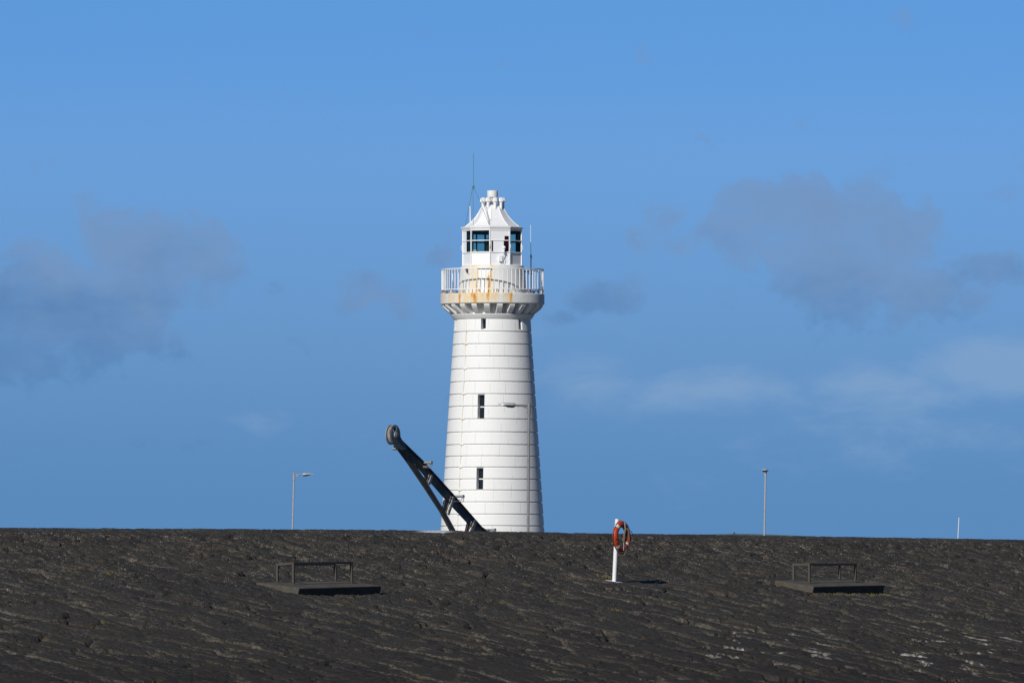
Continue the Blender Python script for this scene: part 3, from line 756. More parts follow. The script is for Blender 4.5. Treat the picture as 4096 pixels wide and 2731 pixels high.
# blank panels: k=0 front right; k=-2 partly; back sides
bp = MB()
ya, yb, yc_, yd, ye = zh - 0.042, zc(943.5, 1.15), zm + 0.018, zm - 0.018, zs + 0.024
frect(bp, 0, 0.03, 0.74, yc_, ya, -0.02, 0.004); frect(bp, 0, 0.74, 0.97, yb, ya, -0.02, 0.004)
frect(bp, 0, 0.03, 0.085, ye, yd, -0.02, 0.004); frect(bp, 0, 0.175, 0.70, ye, yd, -0.02, 0.004)
bpo = bp.build('blank_panel', M['white_panel'], lant)
for (u0, u1, z0, z1) in ((0.745, 0.965, yc_, yb), (0.705, 0.965, ye, yd)):
    rp = MB(); frect(rp, 0, u0, u1, z0 + .002, z1 - .002, -0.024, -0.016); rp.build('red_pane', M['red_pane'], lant)
rp = MB(); frect(rp, 0, 0.09, 0.17, ye, yd, -0.024, -0.016); rp.build('pane', M['pane'], lant)
bp = MB()
for z0, z1 in ((yc_, ya), (ye, yd)): frect(bp, -2, 0.03, 0.42, z0, z1, -0.02, 0.004)
bp.build('blank_panel', M['white_panel'], lant)
for k, u0, u1 in ((-2, 0.425, 0.97), (-1, 0.03, 0.97), (1, 0.03, 0.97), (3, 0.03, 0.97), (4, 0.03, 0.97), (5, 0.03, 0.97)):
    for z0, z1 in ((yc_, ya), (ye, yd)):
        gp = MB(); frect(gp, k, u0, u1, z0, z1, -0.010, -0.004); gp.build('pane', M['glass'], lant)
for k in (-3, 2):
    bp = MB(); frect(bp, k, 0.03, 0.97, ye, ya, -0.02, 0.004); bp.build('blank_panel', M['dark_inside'], lant)  # near-black colour stands in for shade inside the blanked back sides
ins = MB()
frect(ins, 5, 0.72, 0.97, ye, ya, -0.05, -0.03); frect(ins, 3, 0.03, 0.22, ye, ya, -0.05, -0.03)
ins.lathe([(1.12, zs - 0.06), (1.12, zs - 0.03)], 9, R(PH0)); ins.lathe([(1.16, zh + 0.0), (1.16, zh + 0.03)], 9, R(PH0))
for k in range(3, 6):
    frect(ins, k, -0.02, 0.03, ye, ya, -0.07, -0.026); frect(ins, k, 0.03, 0.97, zm - 0.03, zm + 0.03, -0.07, -0.026); frect(ins, k, 0.02, 0.98, zh - 0.13, zh - 0.02, -0.08, -0.026)
ins.tube([pol(0.95, -160, zc(925, 0)), pol(0.2, -40, zc(938, 0))], 0.018, 6)
ins.tube([pol(0.92, -136, zs), pol(0.92, -136, zc(930, 0))], 0.03, 6); ins.tube([pol(0.90, 134, zs), pol(0.90, 134, zc(935, 0))], 0.03, 6)
ins.build('inner_frame', M['dark_frame'], lant)  # dark colour puts the shade inside the lantern onto its back mullions
ln = MB(); lp = []
for i in range(15):
    z_ = zs + 0.0 + (zc(955, 0.3) - zs) * i / 14
    lp.append((0.24 if i % 2 else 0.285, z_))
lp += [(0.16, zc(953, .3)), (0.13, zc(918, .3))]
ln.lathe(lp, 20); ln.build('lens', M['lens'], lant)
eb = MB(); eb.box(pol(0.98, -47, zc(1003, 1.0)), (0.22, 0.16, 0.10), Matrix.Rotation(R(-20), 3, 'Z')); eb.build('equipment_box', simple('cream_box', (0.68, 0.66, 0.48), 0.6), lant)
for k, zz_ in ((-2, 988), (0, 986), (1, 986), (2, 988)):
    a = PH0 + 40 * k; zc_ = zc(zz_, 1.15)
    hd = MB(); pts = [pol(1.20 + 0.058 * math.sin(math.pi * i / 8) , a, zc_ - 0.12 + 0.24 * i / 8) for i in range(9)]
    hd.tube(pts, 0.013, 6); hd.build('handle', M['white_metal'], lant, smooth=60)
# fixtures on the front right side
fx = MB(); c = fpt(0, 0.675, zc(990, 1.2), 0.13)
fx.sphere(c, 0.068, 16, 12); fx.sphere(c - Vector((0, 0, 0.10)), 0.04, 12, 8, (1, 1, .8)); fx.tube([c - Vector((0, 0, .08)), c - Vector((0, 0, 0.19))], 0.016, 8)
fx.tube([c - Vector((0, 0, 0.17)), c - Vector((0, 0, 0.19))], 0.05, 10)
fx.tube([c - Vector((0, 0, .18)), fpt(0, 0.675, zc(1020, 1.2), 0.10), fpt(0, .69, zc(1034, 1.2), 0.05), fpt(0, .74, zc(1046, 1.2), 0.04)], 0.016, 8)
fx.bar(fpt(0, 0.675, zc(1009, 1.2), 0.0), fpt(0, 0.675, zc(1009, 1.2), 0.14), 0.04, 0.025)
fx.build('ball_lamp', M['white_panel'], lant, smooth=50)
jb = MB(); frect(jb, 0, 0.44, 0.61, zc(1045.5, 1.2), zc(1021, 1.2), 0.0, 0.10); jb.build('junction_box', M['white_panel'], lant, bevel=0.006)
cb = MB(); cb.tube([fpt(0, .47, zc(1046, 1.2), .03), fpt(0, .52, zc(1053, 1.2), .03), fpt(0, .62, zc(1056.5, 1.2), .03), fpt(0, .72, zc(1054, 1.2), .03), fpt(0, .77, zc(1045, 1.2), .03), fpt(0, .72, zc(1036, 1.2), .03)], 0.009, 6)
cb.build('cable', M['white_metal'], lant, smooth=60)

# roof
rf = MB(); d2 = 1.1
rp_ = [(1.20, 919), (1.225, 918.5), (1.235, 913.5), (1.262, 912), (1.275, 907), (1.262, 905.5), (1.14, 904.5), (1.085, 902.5), (0.99, 896), (0.90, 889), (0.805, 880.5), (0.80, 879), (0.79, 878.5), (0.70, 869), (0.62, 858.5), (0.55, 848), (0.49, 837), (0.43, 828), (0.30, 820), (0.15, 816.5)]
rf.lathe([(r, zc(y, r * 0.8)) for r, y in rp_], 9, R(PH0))
# raised seams at the hips
for k in range(9):
    rf.tube([pol(r + 0.004, PH0 + 40 * k, zc(y, r * .8)) for r, y in rp_[7:18]], 0.014, 5)
roof = rf.build('roof', M['roof'], lh)
vc = MB(); vc.lathe([(0.135, zc(819, .1)), (0.135, zc(788, .1))], 24)
for i in range(5): vc.lathe([(0.135, zc(804 - i * 3.2, .1)), (0.165, zc(804.6 - i * 3.2, .1)), (0.135, zc(802.6 - i * 3.2, .1))], 24, cap=False)
vc.lathe([(0.17, zc(789.5, .2)), (0.21, zc(788.5, .2)), (0.217, zc(787, .2)), (0.217, zc(763, .2)), (0.205, zc(762, .2)), (0.03, zc(761, .2))], 40)
vc.build('ventilator', M['white_metal'], roof, smooth=40)
for k in range(9):
    a = PH0 + 20 + 40 * k; cc = pol(0.415, a, 0)
    vt = MB(); vt.lathe([(0.062, zc(838, 0)), (0.060, zc(806, 0))], 16, axis=(cc.x, cc.y, 0))
    nfl = 36; base_i = len(vt.v)
    for rr0, yy_, amp in ((0.075, 808.5, .012), (0.092, 808, .012), (0.072, 793.5, .007), (0.055, 791.8, .0), (0.01, 791.2, 0)):
        for q in range(nfl):
            aa = 2 * math.pi * q / nfl; rr_ = rr0 + (amp if q % 2 else -amp)
            vt.v.append((cc.x + rr_ * math.sin(aa), cc.y - rr_ * math.cos(aa), zc(yy_, 0)))
    for i in range(4):
        for q in range(nfl): vt.f.append((base_i + i * nfl + q, base_i + i * nfl + (q + 1) % nfl, base_i + (i + 1) * nfl + (q + 1) % nfl, base_i + (i + 1) * nfl + q))
    vt.f.append(tuple(base_i + q for q in range(nfl)))
    vt.build('vent_cowl', M['white_metal'], roof, smooth=25)
vp = MB(); c = pol(1.03, -120, 0)
vp.tube([(c.x, c.y, zc(900, 0)), (c.x - .002, c.y, zc(828, 0)), (c.x - .002, c.y, zc(826, 0)), (c.x - .002, c.y, zc(823.5, 0))], [0.026, 0.028, 0.040, 0.040], 10); vp.build('vent_pipe', M['white_metal'], roof, smooth=40)
# lightning rod on three legs
ap = pol(1.07, -45, zc(744, 1.0))
lr = MB(); lr.tube([ap - Vector((0, 0, .02)), ap + Vector((0, 0, 1.22)), ap + Vector((0, 0, 1.40))], [0.011, 0.010, 0.002], 6)
for s_ in (-1, 1): lr.tube([ap + Vector((0, 0, 1.18)), ap + Vector((s_ * .03, 0, 1.24))], 0.006, 5)
lr.tube([ap + Vector((0, 0, -.03)), ap + Vector((0, 0, 0.012))], 0.05, 10); lr.tube([ap + Vector((0, 0, -.12)), ap + Vector((0, 0, 0))], [0.012, .03], 8)
lro = lr.build('lightning_rod', M['copper'], lh)
for a_ in (-85, -45, -7):
    lg = MB(); lg.tube([ap + (pol(.05, a_, 0) - pol(0, 0, 0)) * .6, pol(1.085, a_, zc(899, 1.0))], 0.009, 6); lg.build('leg', M['copper'], lro)
# thin cable on the roof
cb = MB(); cb.tube([pol(.46, -62, zc(812, 0)), pol(.53, -28, zc(826, .5)), pol(.62, -20, zc(850, .6)), pol(.84, -9, zc(878, .8)), pol(1.07, -7, zc(898, 1))], 0.007, 5); cb.build('conductor_cable', M['mast'], roof)
# whip aerial on the gallery
am = MB(); axp = pol(1.56, 80, 0)
am.tube([(axp.x, axp.y, zt), (axp.x, axp.y, zc(1021, 0)), (axp.x - .002, axp.y, zc(1017, 0)), (axp.x - .006, axp.y, zc(970, 0))], [0.022, 0.022, .012, .008], 8)
am.tube([(axp.x, axp.y, zc(1031, 0)), (axp.x, axp.y, zc(1021, 0))], 0.034, 8)
for y in (1027, 1034): am.tube([(axp.x - .02, axp.y, zc(y, 0)), (axp.x + .07, axp.y, zc(y, 0))], 0.008, 5)
am.bar((axp.x - .27, axp.y, zc(1088, 0)), (axp.x + .02, axp.y, zc(1088, 0)), 0.04, 0.05); am.bar((axp.x - .12, axp.y - .03, zc(1095, 0)), (axp.x + .06, axp.y - .03, zc(1095, 0)), 0.05, 0.05)
amo = am.build('aerial', M['mast'], lh)
wr = MB(); wr.tube([(axp.x - .006, axp.y, zc(970, 0)), (axp.x - .012, axp.y, zc(901, 0))], 0.010, 6); wr.build('rod', M['white_metal'], amo)

# ------------------------------------------------------------------ CRANE
CD = 226.0
CP0 = P(1900, 2125, CD)
def cp(zx, zy, off=0.0):           # point on the crane's own upright plane, in zoomed crop units
    px, py = 1500 + zx / 3.136, 1650 + zy / 3.136
    r = ray(px, py); t = (CP0 - CAM).dot(ndir) / r.dot(ndir)
    return CAM + r * t + ndir * off
deckz = float(zcrest(-7)) - 0.95
cb_ = cp(1480, 1690); cbase = Vector((cb_.x, cb_.y, deckz))
cr = thing('derrick_crane', cbase, 'dark slanting iron derrick crane with pulley head, in front of the lighthouse foot', 'crane')
def plate(mb, pts, o0, o1): mb.prism([cp(x, y, o0) for x, y in pts], ndir * (o1 - o0))
def flange(mb, pts, o0, o1, th):
    for (a, b_) in zip(pts[:-1], pts[1:]):
        p, q = cp(*a), cp(*b_)
        mb.bar(p + ndir * (o0 + o1) / 2, q + ndir * (o0 + o1) / 2, abs(o1 - o0), th)
bm_ = MB()
upper = [(318, 348), (582, 604), (972, 1034), (1242, 1344), (1322, 1434), (1412, 1499), (1632, 1684)]
lower = [(1370, 1672), (1240, 1480), (1155, 1382), (866, 1070), (494, 646), (390, 520), (285, 450)]
plate(bm_, upper + lower, -0.012, 0.012)
flange(bm_, upper, -0.045, 0.055, 0.024)
flange(bm_, lower[:5], 0.0, 0.045, 0.016)
bm_.build('boom', M['crane'], cr, bevel=0.004)
sm = MB()
outer = [(272, 455), (400, 625), (620, 950), (800, 1225), (940, 1487), (1045, 1680)]
inner = [(1108, 1680), (1008, 1487), (900, 1290), (662, 905), (496, 655), (400, 495)]
plate(sm, outer + inner, -0.015, 0.03)
flange(sm, [(x + 14, y) for x, y in outer], -0.012, 0.045, 0.02)
sm.build('lower_strut', M['crane_brown'], cr, bevel=0.004)
for light, gus in (([(683, 768), (707, 772), (662, 905), (641, 893)], [(628, 795), (652, 788), (655, 890), (618, 838)]),
                   ([(953, 1050), (980, 1055), (905, 1285), (883, 1272)], [(872, 1092), (912, 1086), (892, 1270), (848, 1212)]),
                   ([(1222, 1345), (1254, 1352), (1196, 1510), (1160, 1505)], [(1160, 1382), (1188, 1392), (1165, 1500), (1133, 1495)])):
    g1 = MB(); plate(g1, light, 0.045, 0.075); plate(g1, [(light[0][0] - 12, light[0][1]), light[0], light[3], (light[3][0] - 12, light[3][1])], -0.01, 0.028)
    so_ = g1.build('spacer', M['crane_light'], cr, bevel=0.003)
    g2 = MB(); plate(g2, gus, -0.03, 0.02); g2.build('gusset', M['crane'], so_)
for (sx, sy, Lr) in ((602, 626, 0.27), (998, 1050, 0.28), (1384, 1470, 0.31)):
    a = cp(sx, sy, -0.02); e = a + ndir * Lr
    bk = MB(); bk.tube([e - ndir * 0.02 + Vector((0, 0, -.0)), e + ndir * 0.022], 0.045, 12)
    dn_ = Vector((0, 0, -0.13)); back = -cdir * 0.0
    for o_ in (0.0, 0.035):
        p0 = e + ndir * o_ * .6; p1 = p0 + dn_ * 0.55 - ndir * 0.02; p2 = p0 + dn_ * 1.05 - ndir * 0.0; p3 = a + dn_ * 0.85 + ndir * 0.05
        p1 = p0 + Vector((0, 0, -0.06)) - ndir * (0.035 - o_); p2 = p0 + Vector((0, 0, -.095 - o_)) - ndir * (0.07 - 1.4 * o_); p3 = a + Vector((0, 0, -.095 - o_)) + ndir * 0.02
        bk.tube([p0, p1, p2, p3], 0.011, 6)
    bk.bar(a + Vector((0, 0, -0.10)), a + ndir * 0.12 + Vector((0, 0, -0.115)), 0.03, 0.05)
    bo = bk.build('roller_bracket', M['crane_light'], cr)
    ro = MB(); ro.tube([a + ndir * 0.03, e - ndir * 0.03], 0.032, 12); ro.build('roller', M['crane_light'], bo, smooth=50)
# pulley head
def ann(mb, ctr, r0, r1, o0, o1, a0=0, a1=360, n=48):
    full = (a1 - a0) >= 360
    m_ = n if full else n + 1
    ring = []
    for i in range(m_):
        a = R(a0 + (a1 - a0) * i / n); d_ = cdir * math.cos(a) + Vector((0, 0, 1)) * math.sin(a)
        ring.append((ctr + d_ * r0 + ndir * o0, ctr + d_ * r1 + ndir * o0, ctr + d_ * r1 + ndir * o1, ctr + d_ * r0 + ndir * o1))
    o = len(mb.v)
    for q in ring: mb.v += [tuple(p) for p in q]
    for i in range(n):
        j = (i + 1) % m_
        for k in range(4): mb.f.append((o + i * 4 + k, o + i * 4 + (k + 1) % 4, o + j * 4 + (k + 1) % 4, o + j * 4 + k))
    if not full:
        mb.f.append((o, o + 1, o + 2, o + 3)); mb.f.append((o + n * 4 + 3, o + n * 4 + 2, o + n * 4 + 1, o + n * 4))
hc = cp((1571.5 - 1500) * 3.136, (1738.5 - 1650) * 3.136)
pu = MB(); ann(pu, hc, 0.195, 0.255, -0.005, 0.070); ann(pu, hc, 0.02, 0.255, -0.070, -0.045, 75, 300); ann(pu, hc, 0.165, 0.190, -0.05, 0.05)
for a_ in (20, 110, 200, 290): pu.bar(hc + (cdir * math.cos(R(a_)) + Vector((0, 0, 1)) * math.sin(R(a_))) * .04, hc + (cdir * math.cos(R(a_)) + Vector((0, 0, 1)) * math.sin(R(a_))) * .17, 0.03, 0.03, up=ndir)
puo = pu.build('pulley', M['crane_light'], cr, smooth=35)
ck = MB(); ann(ck, hc, 0.0001, 0.222, 0.066, 0.082, 138, 432); plate(ck, [(190, 290), (282, 285), (296, 320), (322, 365), (372, 450), (300, 470), (230, 430), (185, 370)], 0.060, 0.080)
ck.build('cheek_plate', M['crane_cheek'], cr, smooth=35)
hb = MB(); hb.tube([hc + ndir * .08, hc + ndir * .135], 0.045, 14); hb.tube([hc + ndir * .08, hc + ndir * .118], 0.085, 18); hb.build('hub', M['crane_light'], puo, smooth=40)
lgp = cp((1579 - 1500) * 3.136, (1793 - 1650) * 3.136)
lg = MB(); lg.tube([lgp - ndir * .05, lgp + ndir * .05], 0.045, 12); lg.bar(lgp, lgp + Vector((0, 0, .12)) + cdir * .05, 0.06, 0.05); lg.build('lug', M['crane_light'], cr, smooth=40)
pd = MB(); pd.lathe([(0.55, deckz + .002), (0.55, deckz + .12), (0.32, deckz + .2), (0.26, deckz + .55), (0.02, deckz + .56)], 20, axis=(cbase.x, cbase.y, 0)); pd.build('pedestal', M['crane'], cr, smooth=40)

# ------------------------------------------------------------------ LIFEBUOY STATION
pb_ = slope_hit(2456.5, 2327)
ptop = P(2468.5, 2075, pb_.y)
lp_ = thing('lifebuoy_post', pb_, 'leaning white round post on the stone slope carrying the orange lifebuoy', 'post')
q = MB(); axis = (ptop - pb_).normalized()
q.tube([pb_ - axis * 0.15, pb_, ptop], 0.050, 24); q.build('post', M['post'], lp_, smooth=40)
q = MB(); q.bar(pb_ + Vector((0, 0, 0.012)) - cdir * .17, pb_ + Vector((0, 0, 0.012)) + cdir * .17, 0.34, 0.02, up=Vector((ndir.x * .208, ndir.y * .208, .978))); q.build('base_plate', M['strap'], lp_)
dr = pb_.y
ctr = P(2483.0, 2144.5, dr) ; ctr = ctr + ndir * 0.0
# hook arms from post to ring
zc_post = lambda z: pb_ + axis * ((z - pb_.z) / axis.z)
pp = zc_post(ctr.z)
ctr = pp + ndir * 0.145 + cdir * ((ctr - pp - ndir * 0.145).dot(cdir) * 0.0)
q = MB(); h1 = zc_post(ctr.z + 0.30)
q.bar(h1, h1 + ndir * 0.235, 0.03, 0.012); q.bar(h1 + ndir * 0.232 + Vector((0, 0, .05)), h1 + ndir * 0.236 - Vector((0, 0, .10)), 0.045, 0.012, up=ndir)
h2 = zc_post(ctr.z - 0.30); q.bar(h2, h2 + ndir * 0.23, 0.03, 0.012); q.bar(h2 + ndir * .228 - Vector((0, 0, .04)), h2 + ndir * .23 + Vector((0, 0, .16)), 0.03, 0.012, up=ndir)
q.build('hook', M['strap'], lp_)
RC, ra, rb_ = 0.296, 0.083, 0.066
def ringpt(a, b_, sc=1.0, ex=0.0):
    rad = cdir * math.cos(a) + Vector((0, 0, 1)) * math.sin(a)
    return ctr + rad * (RC + (ra * sc + ex) * math.cos(b_)) + ndir * ((rb_ * sc + ex) * math.sin(b_))
lb = thing('lifebuoy', ctr, 'orange ring lifebuoy with pale bands hanging on the leaning white post', 'lifebuoy')
def torus(mb, a0, a1, n, m_, ex, full):
    cnt = n if full else n + 1; o = len(mb.v)
    for i in range(cnt):
        a = a0 + (a1 - a0) * i / n
        for j in range(m_): mb.v.append(tuple(ringpt(a, 2 * math.pi * j / m_, 1.0, ex)))
    for i in range(n):
        i2 = (i + 1) % cnt
        for j in range(m_): mb.f.append((o + i * m_ + j, o + i * m_ + (j + 1) % m_, o + i2 * m_ + (j + 1) % m_, o + i2 * m_ + j))
q = MB(); torus(q, 0, 2 * math.pi, 64, 20, 0.0, True); q.build('ring', M['orange'], lb, smooth=60)
for a_ in (42, 135, 228, 318):
    q = MB(); torus(q, R(a_ - 6.5), R(a_ + 6.5), 5, 20, 0.003, False); q.build('band', M['band'], lb, smooth=60)
q = MB(); pts = []
for i in range(73):
    a = 2 * math.pi * i / 72; sagv = (0.022 if math.sin(a) < 0.2 else 0.004) * abs(math.sin(2 * (a - R(42)) + 0.0)); rad = cdir * math.cos(a) + Vector((0, 0, 1)) * math.sin(a)
    pts.append(ctr + rad * (RC + ra + 0.010 + sagv) + ndir * (0.012 * math.sin(3 * a)) - Vector((0, 0, 0.018 * abs(math.sin(2 * (a - R(42)))))))
q.tube(pts, 0.008, 6, cap=False)
for a_, sg in ((100, 1), (197, 1), (205, 1)):
    rr1 = random.Random(a_)
    q.tube([ringpt(R(a_ + rr1.uniform(-7, 7)), R(80 + rr1.uniform(-60, 60)), 1, .006) for _ in range(7)], 0.006, 5)
q.build('grab_line', M['dark_rope'], lb, smooth=60)
rc0 = h1 + ndir * 0.245 - Vector((0, 0, .10))
rc = thing('throw_rope', rc0, 'hank of weathered brown throwing rope hung inside the orange lifebuoy', 'rope')
q = MB(); rr1 = random.Random(3)
def spline(ps, n=8):
    outp = []
    ps = [Vector(p) for p in ps]; e = [ps[0]] + ps + [ps[-1]]
    for i in range(1, len(e) - 2):
        for k in range(n):
            t = k / n; a, b_, c, d_ = e[i - 1], e[i], e[i + 1], e[i + 2]
            outp.append(0.5 * ((2 * b_) + (c - a) * t + (2 * a - 5 * b_ + 4 * c - d_) * t * t + (3 * b_ - a - 3 * c + d_) * t ** 3))
    outp.append(ps[-1]); return outp
for i in range(9):
    L_ = rr1.uniform(.24, .34); w1 = rr1.uniform(-.21, .12); w2 = w1 + rr1.uniform(.02, .07); o_ = rr1.uniform(0, .06)
    q.tube(spline([rc0, rc0 + cdir * w1 * .6 + ndir * o_ + Vector((0, 0, -.08)), rc0 + cdir * w1 + ndir * (o_ + .02) + Vector((0, 0, -L_)), rc0 + cdir * (w1 + w2) / 2 + ndir * o_ + Vector((0, 0, -L_ - .03)),
                   rc0 + cdir * w2 + ndir * (o_ + .01) + Vector((0, 0, -L_ * .9)), rc0 + cdir * w2 * .5 + ndir * o_ + Vector((0, 0, -.05)), rc0 + ndir * .01]), 0.008, 6)
for k in range(4): q.tube([rc0 + Vector((0, 0, -.03 - .012 * k)) + (cdir * math.cos(t * .7) + ndir * math.sin(t * .7)) * .028 for t in range(10)], 0.008, 5)
q.tube(spline([rc0 + Vector((0, 0, -.05)), rc0 + cdir * .18 + ndir * .04 + Vector((0, 0, -.07)), rc0 + cdir * .28 + ndir * .02 + Vector((0, 0, -.14)), rc0 + cdir * .22 + ndir * .05 + Vector((0, 0, -.2))]), 0.008, 6)
q.tube(spline([rc0 + cdir * -.08 + Vector((0, 0, -.28)), rc0 + cdir * -.05 + ndir * .03 + Vector((0, 0, -.42)), rc0 + cdir * -.02 + ndir * .02 + Vector((0, 0, -.55)), rc0 - cdir * .1 + Vector((0, 0, -.66)), rc0 - cdir * .2 + Vector((0, 0, -.66))]), 0.008, 6)
q.build('coil', M['rope'], rc, smooth=60)

# ------------------------------------------------------------------ PLINTHS WITH RAIL FRAMES
m, nt, b = newmat('weathered_plinth_concrete')
co_ = objco(nt); c = nt.mix(nt.step(nt.noise(co_, 5, 7, .7), .35, .7), (0.060, 0.053, 0.043), (0.100, 0.088, 0.069))
c = nt.mix(nt.math('MULTIPLY', nt.step(nt.noise(co_, 45, 3), .6, .75), .6), c, (0.19, 0.17, 0.14))
c = nt.mix(nt.math('MULTIPLY', nt.step(nt.noise(co_, 1.7, 6, .7, .4), .48, .62), .65), c, (0.055, 0.044, 0.026))
nt.link(c, b.inputs['Base Color']); b.inputs['Roughness'].default_value = .9
nt.link(nt.bump(nt.noise(co_, 18, 6, .7), .6, .03), b.inputs['Normal'])
M['plinth'] = m
def along(A, dirv, px, py):
    k = (px - 2048) / F       # x = k*y on the ray; A + s*dir
    s_ = (k * A.y - A.x) / (dirv.x - k * dirv.y)
    p = A + dirv * s_
    return Vector((p.x, p.y, EYE + (HOR - py) * p.y / F))
def on_plane(px, py, p0, nv):
    r = ray(px, py); return CAM + r * ((p0 - CAM).dot(nv) / r.dot(nv))
def platform(label, a, b_, c, bot, legs):
    foot = slope_hit(*bot)
    A = P(a[0], a[1], foot.y + 0.02)
    B = along(A, cdir, *b_); Cc = along(A, -ndir, *c); D = Cc + (B - A)
    th = thing('railed_plinth', foot, label, 'plinth', 'railed concrete plinths on the stone slope')
    q = MB()
    low = Vector((0, 0, -1))
    dz = foot.z - A.z - 0.10
    vs = [A, B, D, Cc, A + Vector((0, 0, dz)) - ndir * 0.075, B + Vector((0, 0, dz)) - ndir * 0.075, D + Vector((0, 0, -0.28)), Cc + Vector((0, 0, -0.28))]
    q.add(vs, [(0, 1, 2, 3), (7, 6, 5, 4), (0, 4, 5, 1), (1, 5, 6, 2), (2, 6, 7, 3), (3, 7, 4, 0)])
    q.build('slab', M['plinth'], th, bevel=0.015)
    nv = (B - A).cross(Cc - A).normalized()
    if nv.z < 0: nv = -nv
    fl_b = on_plane(*legs[0][0], A, nv)
    bases = [fl_b, along(fl_b, -ndir, *legs[1][0]), along(fl_b, cdir, *legs[2][0])]
    bases.append(along(bases[1], cdir, *legs[3][0]))
    bases = [Vector((p.x, p.y, (A.z - ((p.x - A.x) * nv.x + (p.y - A.y) * nv.y) / nv.z))) for p in bases]
    tops = []
    for p, (bb, tt_) in zip(bases, legs):
        tops.append(Vector((p.x + (tt_[0] - bb[0]) * p.y / F, p.y, EYE + (HOR - tt_[1]) * p.y / F)))
    f = MB(); w = 0.055
    off = Vector((0, 0, w / 2))
    f.bar(tops[0] - off + cdir * w / 2, tops[2] - off - cdir * w / 2, w, w); f.bar(tops[1] - off + cdir * w / 2, tops[3] - off - cdir * w / 2, w, w)
    f.bar(tops[0] - off - ndir * w / 2, tops[1] - off + ndir * w / 2, w, w); f.bar(tops[2] - off - ndir * w / 2, tops[3] - off + ndir * w / 2, w, w)
    fo = f.build('rail_frame', M['steel_brown'], th, bevel=0.004)
    for p, tp in zip(bases, tops):
        g = MB(); g.bar(p + Vector((0, 0, .03)), tp + Vector((0, 0, 0.001)), w * .98, w * .98, up=cdir)
        g.tube([p - Vector((0, 0, .02)), p + Vector((0, 0, .035))], 0.016, 8); g.build('leg', M['steel_brown'], fo, bevel=0.004)
Lz = lambda x, y: (1000 + x / 3.92, 2150 + y / 3.92)
Rz = lambda x, y: (3050 + x / 3.92, 2150 + y / 3.92)
platform('brown steel rail frame on a concrete plinth below the derrick crane, left one of two', Lz(770, 790), Lz(2065, 752), Lz(95, 700), Lz(740, 935),
         [(Lz(680, 738), Lz(680, 383)), (Lz(430, 705), Lz(430, 400)), (Lz(1597, 712), Lz(1590, 370)), (Lz(1345, 692), Lz(1338, 390))])
platform('brown steel rail frame on a darker-faced concrete plinth right of the lifebuoy', Rz(805, 763), Rz(1922, 738), Rz(190, 668), Rz(782, 882),
         [(Rz(735, 715), Rz(735, 400)), (Rz(490, 685), Rz(490, 402)), (Rz(1452, 710), Rz(1460, 398)), (Rz(1210, 680), Rz(1212, 405))])

gr = MB(); rg = random.Random(21)
def tuft(p, n, spread, hh):
    for _ in range(n):
        q = p + cdir * rg.gauss(0, spread) + ndir * rg.gauss(0, spread * .7)
        q = Vector((q.x, q.y, slope_z(q.x, q.y) - 0.02)); a = rg.uniform(0, 6.28); w = rg.uniform(.006, .014); L = hh * rg.uniform(.5, 1.2)
        t = Vector((math.cos(a), math.sin(a), 0)); ln_ = t.cross(Vector((0, 0, 1))) * rg.uniform(-.5, .5) * L
        gr.add([q - t * w, q + t * w, q + Vector((0, 0, L * .6 + .02)) + ln_ * .4 + t * w * .6, q + Vector((0, 0, L + .02)) + ln_], [(0, 1, 2, 3)])
for bl, br in ((Lz(740, 935), Lz(2070, 900)), (Rz(782, 882), Rz(1900, 880))):
    for i in range(46):
        f = rg.random(); pt = slope_hit(bl[0] + (br[0] - bl[0]) * f, bl[1] + (br[1] - bl[1]) * f + rg.uniform(1, 9)); tuft(pt, rg.randint(4, 16), .10, .05)
    for i in range(16):
        f = rg.random(); pt = slope_hit(bl[0] - 150 * f, bl[1] - 40 * f + rg.uniform(0, 6)); tuft(pt, rg.randint(4, 12), .08, .05)
for px, py in ((2206, 2391), (2243, 2404), (2455, 2445), (1650, 2410), (2420, 2310), (2270, 2320), (1240, 2260), (3640, 2580)):
    tuft(slope_hit(px, py), 60, .14, .08)
tag(gr.build('grass', simple('dry_olive_grass', (0.16, 0.125, 0.035), 0.9, col2=(0.09, 0.085, 0.025), scale=3), fixn=False), kind='stuff')

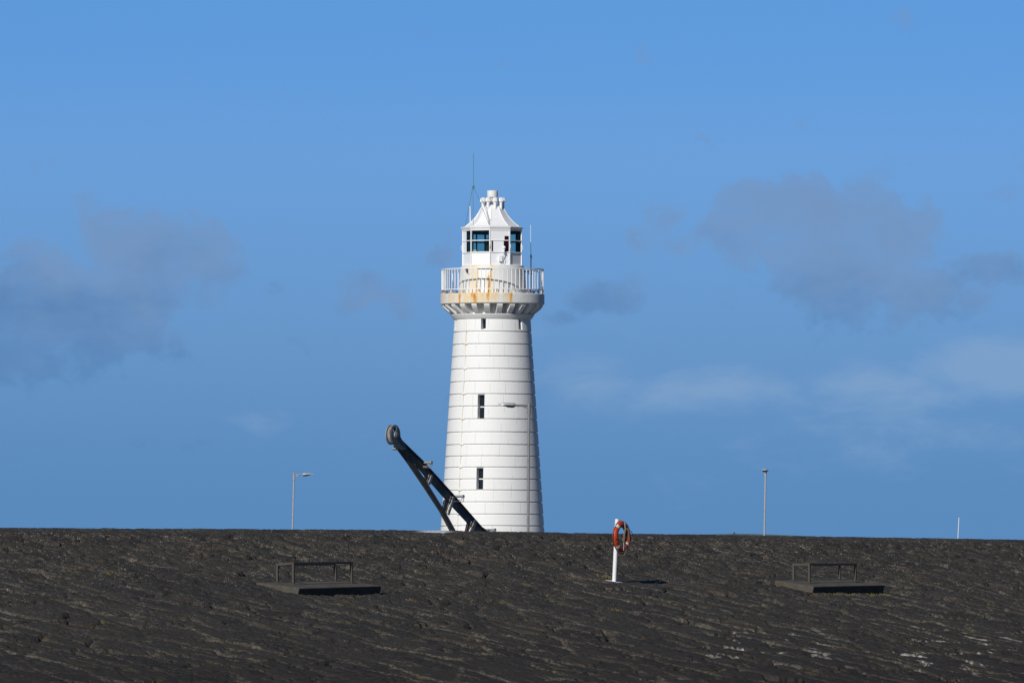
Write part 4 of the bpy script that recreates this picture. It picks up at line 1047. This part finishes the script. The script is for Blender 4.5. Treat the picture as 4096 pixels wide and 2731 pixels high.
# ------------------------------------------------------------------ STREET LAMPS AND MARKER
def lamp_parts(root, h, lean, arm_az, rp=0.051, gm_='galv', ws=1.0):
    o = Vector(root.location)
    top = o + Vector((math.tan(lean) * h, 0, h))
    q = MB(); q.tube([o + Vector((0, 0, .002)), o + Vector((0, 0, 1.3)), o + Vector((0, 0, 1.32)), top], [rp * 1.5, rp * 1.5, rp, rp], 14); q.build('pole', M[gm_], root, smooth=40)
    av = Vector((math.cos(arm_az), math.sin(arm_az), 0)); pv = Vector((-av.y, av.x, 0))
    q = MB(); up = (top - o).normalized()
    q.tube([top - up * .36, top + up * .10], rp * 1.25, 14)
    q.tube([top + av * .04, top + av * .62], 0.030, 10)
    q.prism([top + av * .06 - Vector((0, 0, .03)) - pv * .006, top + av * .36 - Vector((0, 0, .03)) - pv * .006, top + av * .06 - Vector((0, 0, .15)) - pv * .006], pv * .012)
    for s_ in (-1, 1): q.tube([top - up * .31 + av * .09 * s_, top - up * .31 + av * .05 * s_], 0.012, 6)
    q.build('bracket_arm', M[gm_], root, smooth=40)
    h0 = top + av * .55
    secs = [(0, .045, .05, -.04), (.03, .07, .085, -.075), (.12, .105, .095, -.085), (.30, .125, .10, -.075), (.45, .11, .10, -.035), (.53, .085, .085, -.005), (.58, .055, .055, .012), (.67, .05, .045, .015)]
    def loft(scales, zt_, zb_):
        mb = MB(); n = 14
        for (x, w, t, bt) in scales:
            for k in range(n):
                a = 2 * math.pi * k / n; cz = math.sin(a)
                z = zt_(t, bt) * cz if cz > 0 else -zb_(t, bt) * cz
                mb.v.append(tuple(h0 + av * x + pv * w * ws * math.cos(a) + Vector((0, 0, z))))
        for i in range(len(scales) - 1):
            for k in range(n): mb.f.append((i * n + k, i * n + (k + 1) % n, (i + 1) * n + (k + 1) % n, (i + 1) * n + k))
        mb.f.append(tuple(range(n))); mb.f.append(tuple((len(scales) - 1) * n + k for k in range(n)))
        return mb
    hd = loft(secs, lambda t, bt: t, lambda t, bt: bt * .55).build('lamp_head', M['lamp_head'], root, smooth=50)
    und = loft([(x, w * .86, t, bt) for (x, w, t, bt) in secs[1:6]], lambda t, bt: t * .2, lambda t, bt: bt * 1.25); und.build('lamp_glass', M['lamp_under'], hd, smooth=50)
def lamp(label, px_b, px_t, py_t, d, az, gm_='galv', ws=1.0):
    gz = 5.7
    top = P(px_t, py_t, d); bpx = P(px_b, 2128, d)
    lean = math.atan2(top.x - bpx.x, top.z - bpx.z)
    h = top.z - gz
    base = Vector((top.x - math.tan(lean) * h, d, gz))
    rt = thing('street_lamp', base, label, 'street lamp', 'grey street lamps behind the pier')
    lamp_parts(rt, h, lean, az, gm_=gm_, ws=ws); return rt
lamp('grey street lamp standing in front of the lighthouse, its arm pointing left', 2113, 2116, 1620, 338, R(180 + 14), 'galv_old')
lamp('pale grey street lamp against the sky left of the crane, arm pointing right', 1171, 1176, 1897, 540, R(12))
lamp('grey street lamp right of the lifebuoy, head seen end on', 3058.5, 3062.5, 1882, 500, R(-94), ws=1.65)
d = 500; tp = P(3836, 2068, d); bt_ = P(3831.5, 2154, d)
ax_ = (tp - bt_).normalized(); b0 = tp - ax_ * ((tp.z - 5.7) / ax_.z)
mk = thing('marker_pole', b0, 'thin white pole with a black tip rising behind the pier at far right', 'pole')
q = MB(); q.tube([b0, tp], 0.021, 10); q.build('pole', M['white_metal'], mk, smooth=50)
q = MB(); q.tube([tp, tp + ax_ * .05], 0.018, 8); q.build('tip', M['mast'], mk, smooth=50)

# ------------------------------------------------------------------ render settings
vs_ = scene.view_settings
vs_.view_transform = 'Standard'; vs_.look = 'None'; vs_.exposure = 0.0; vs_.gamma = 1.0; vs_.use_curve_mapping = False
scene.cycles.max_bounces = 6; scene.cycles.transparent_max_bounces = 12
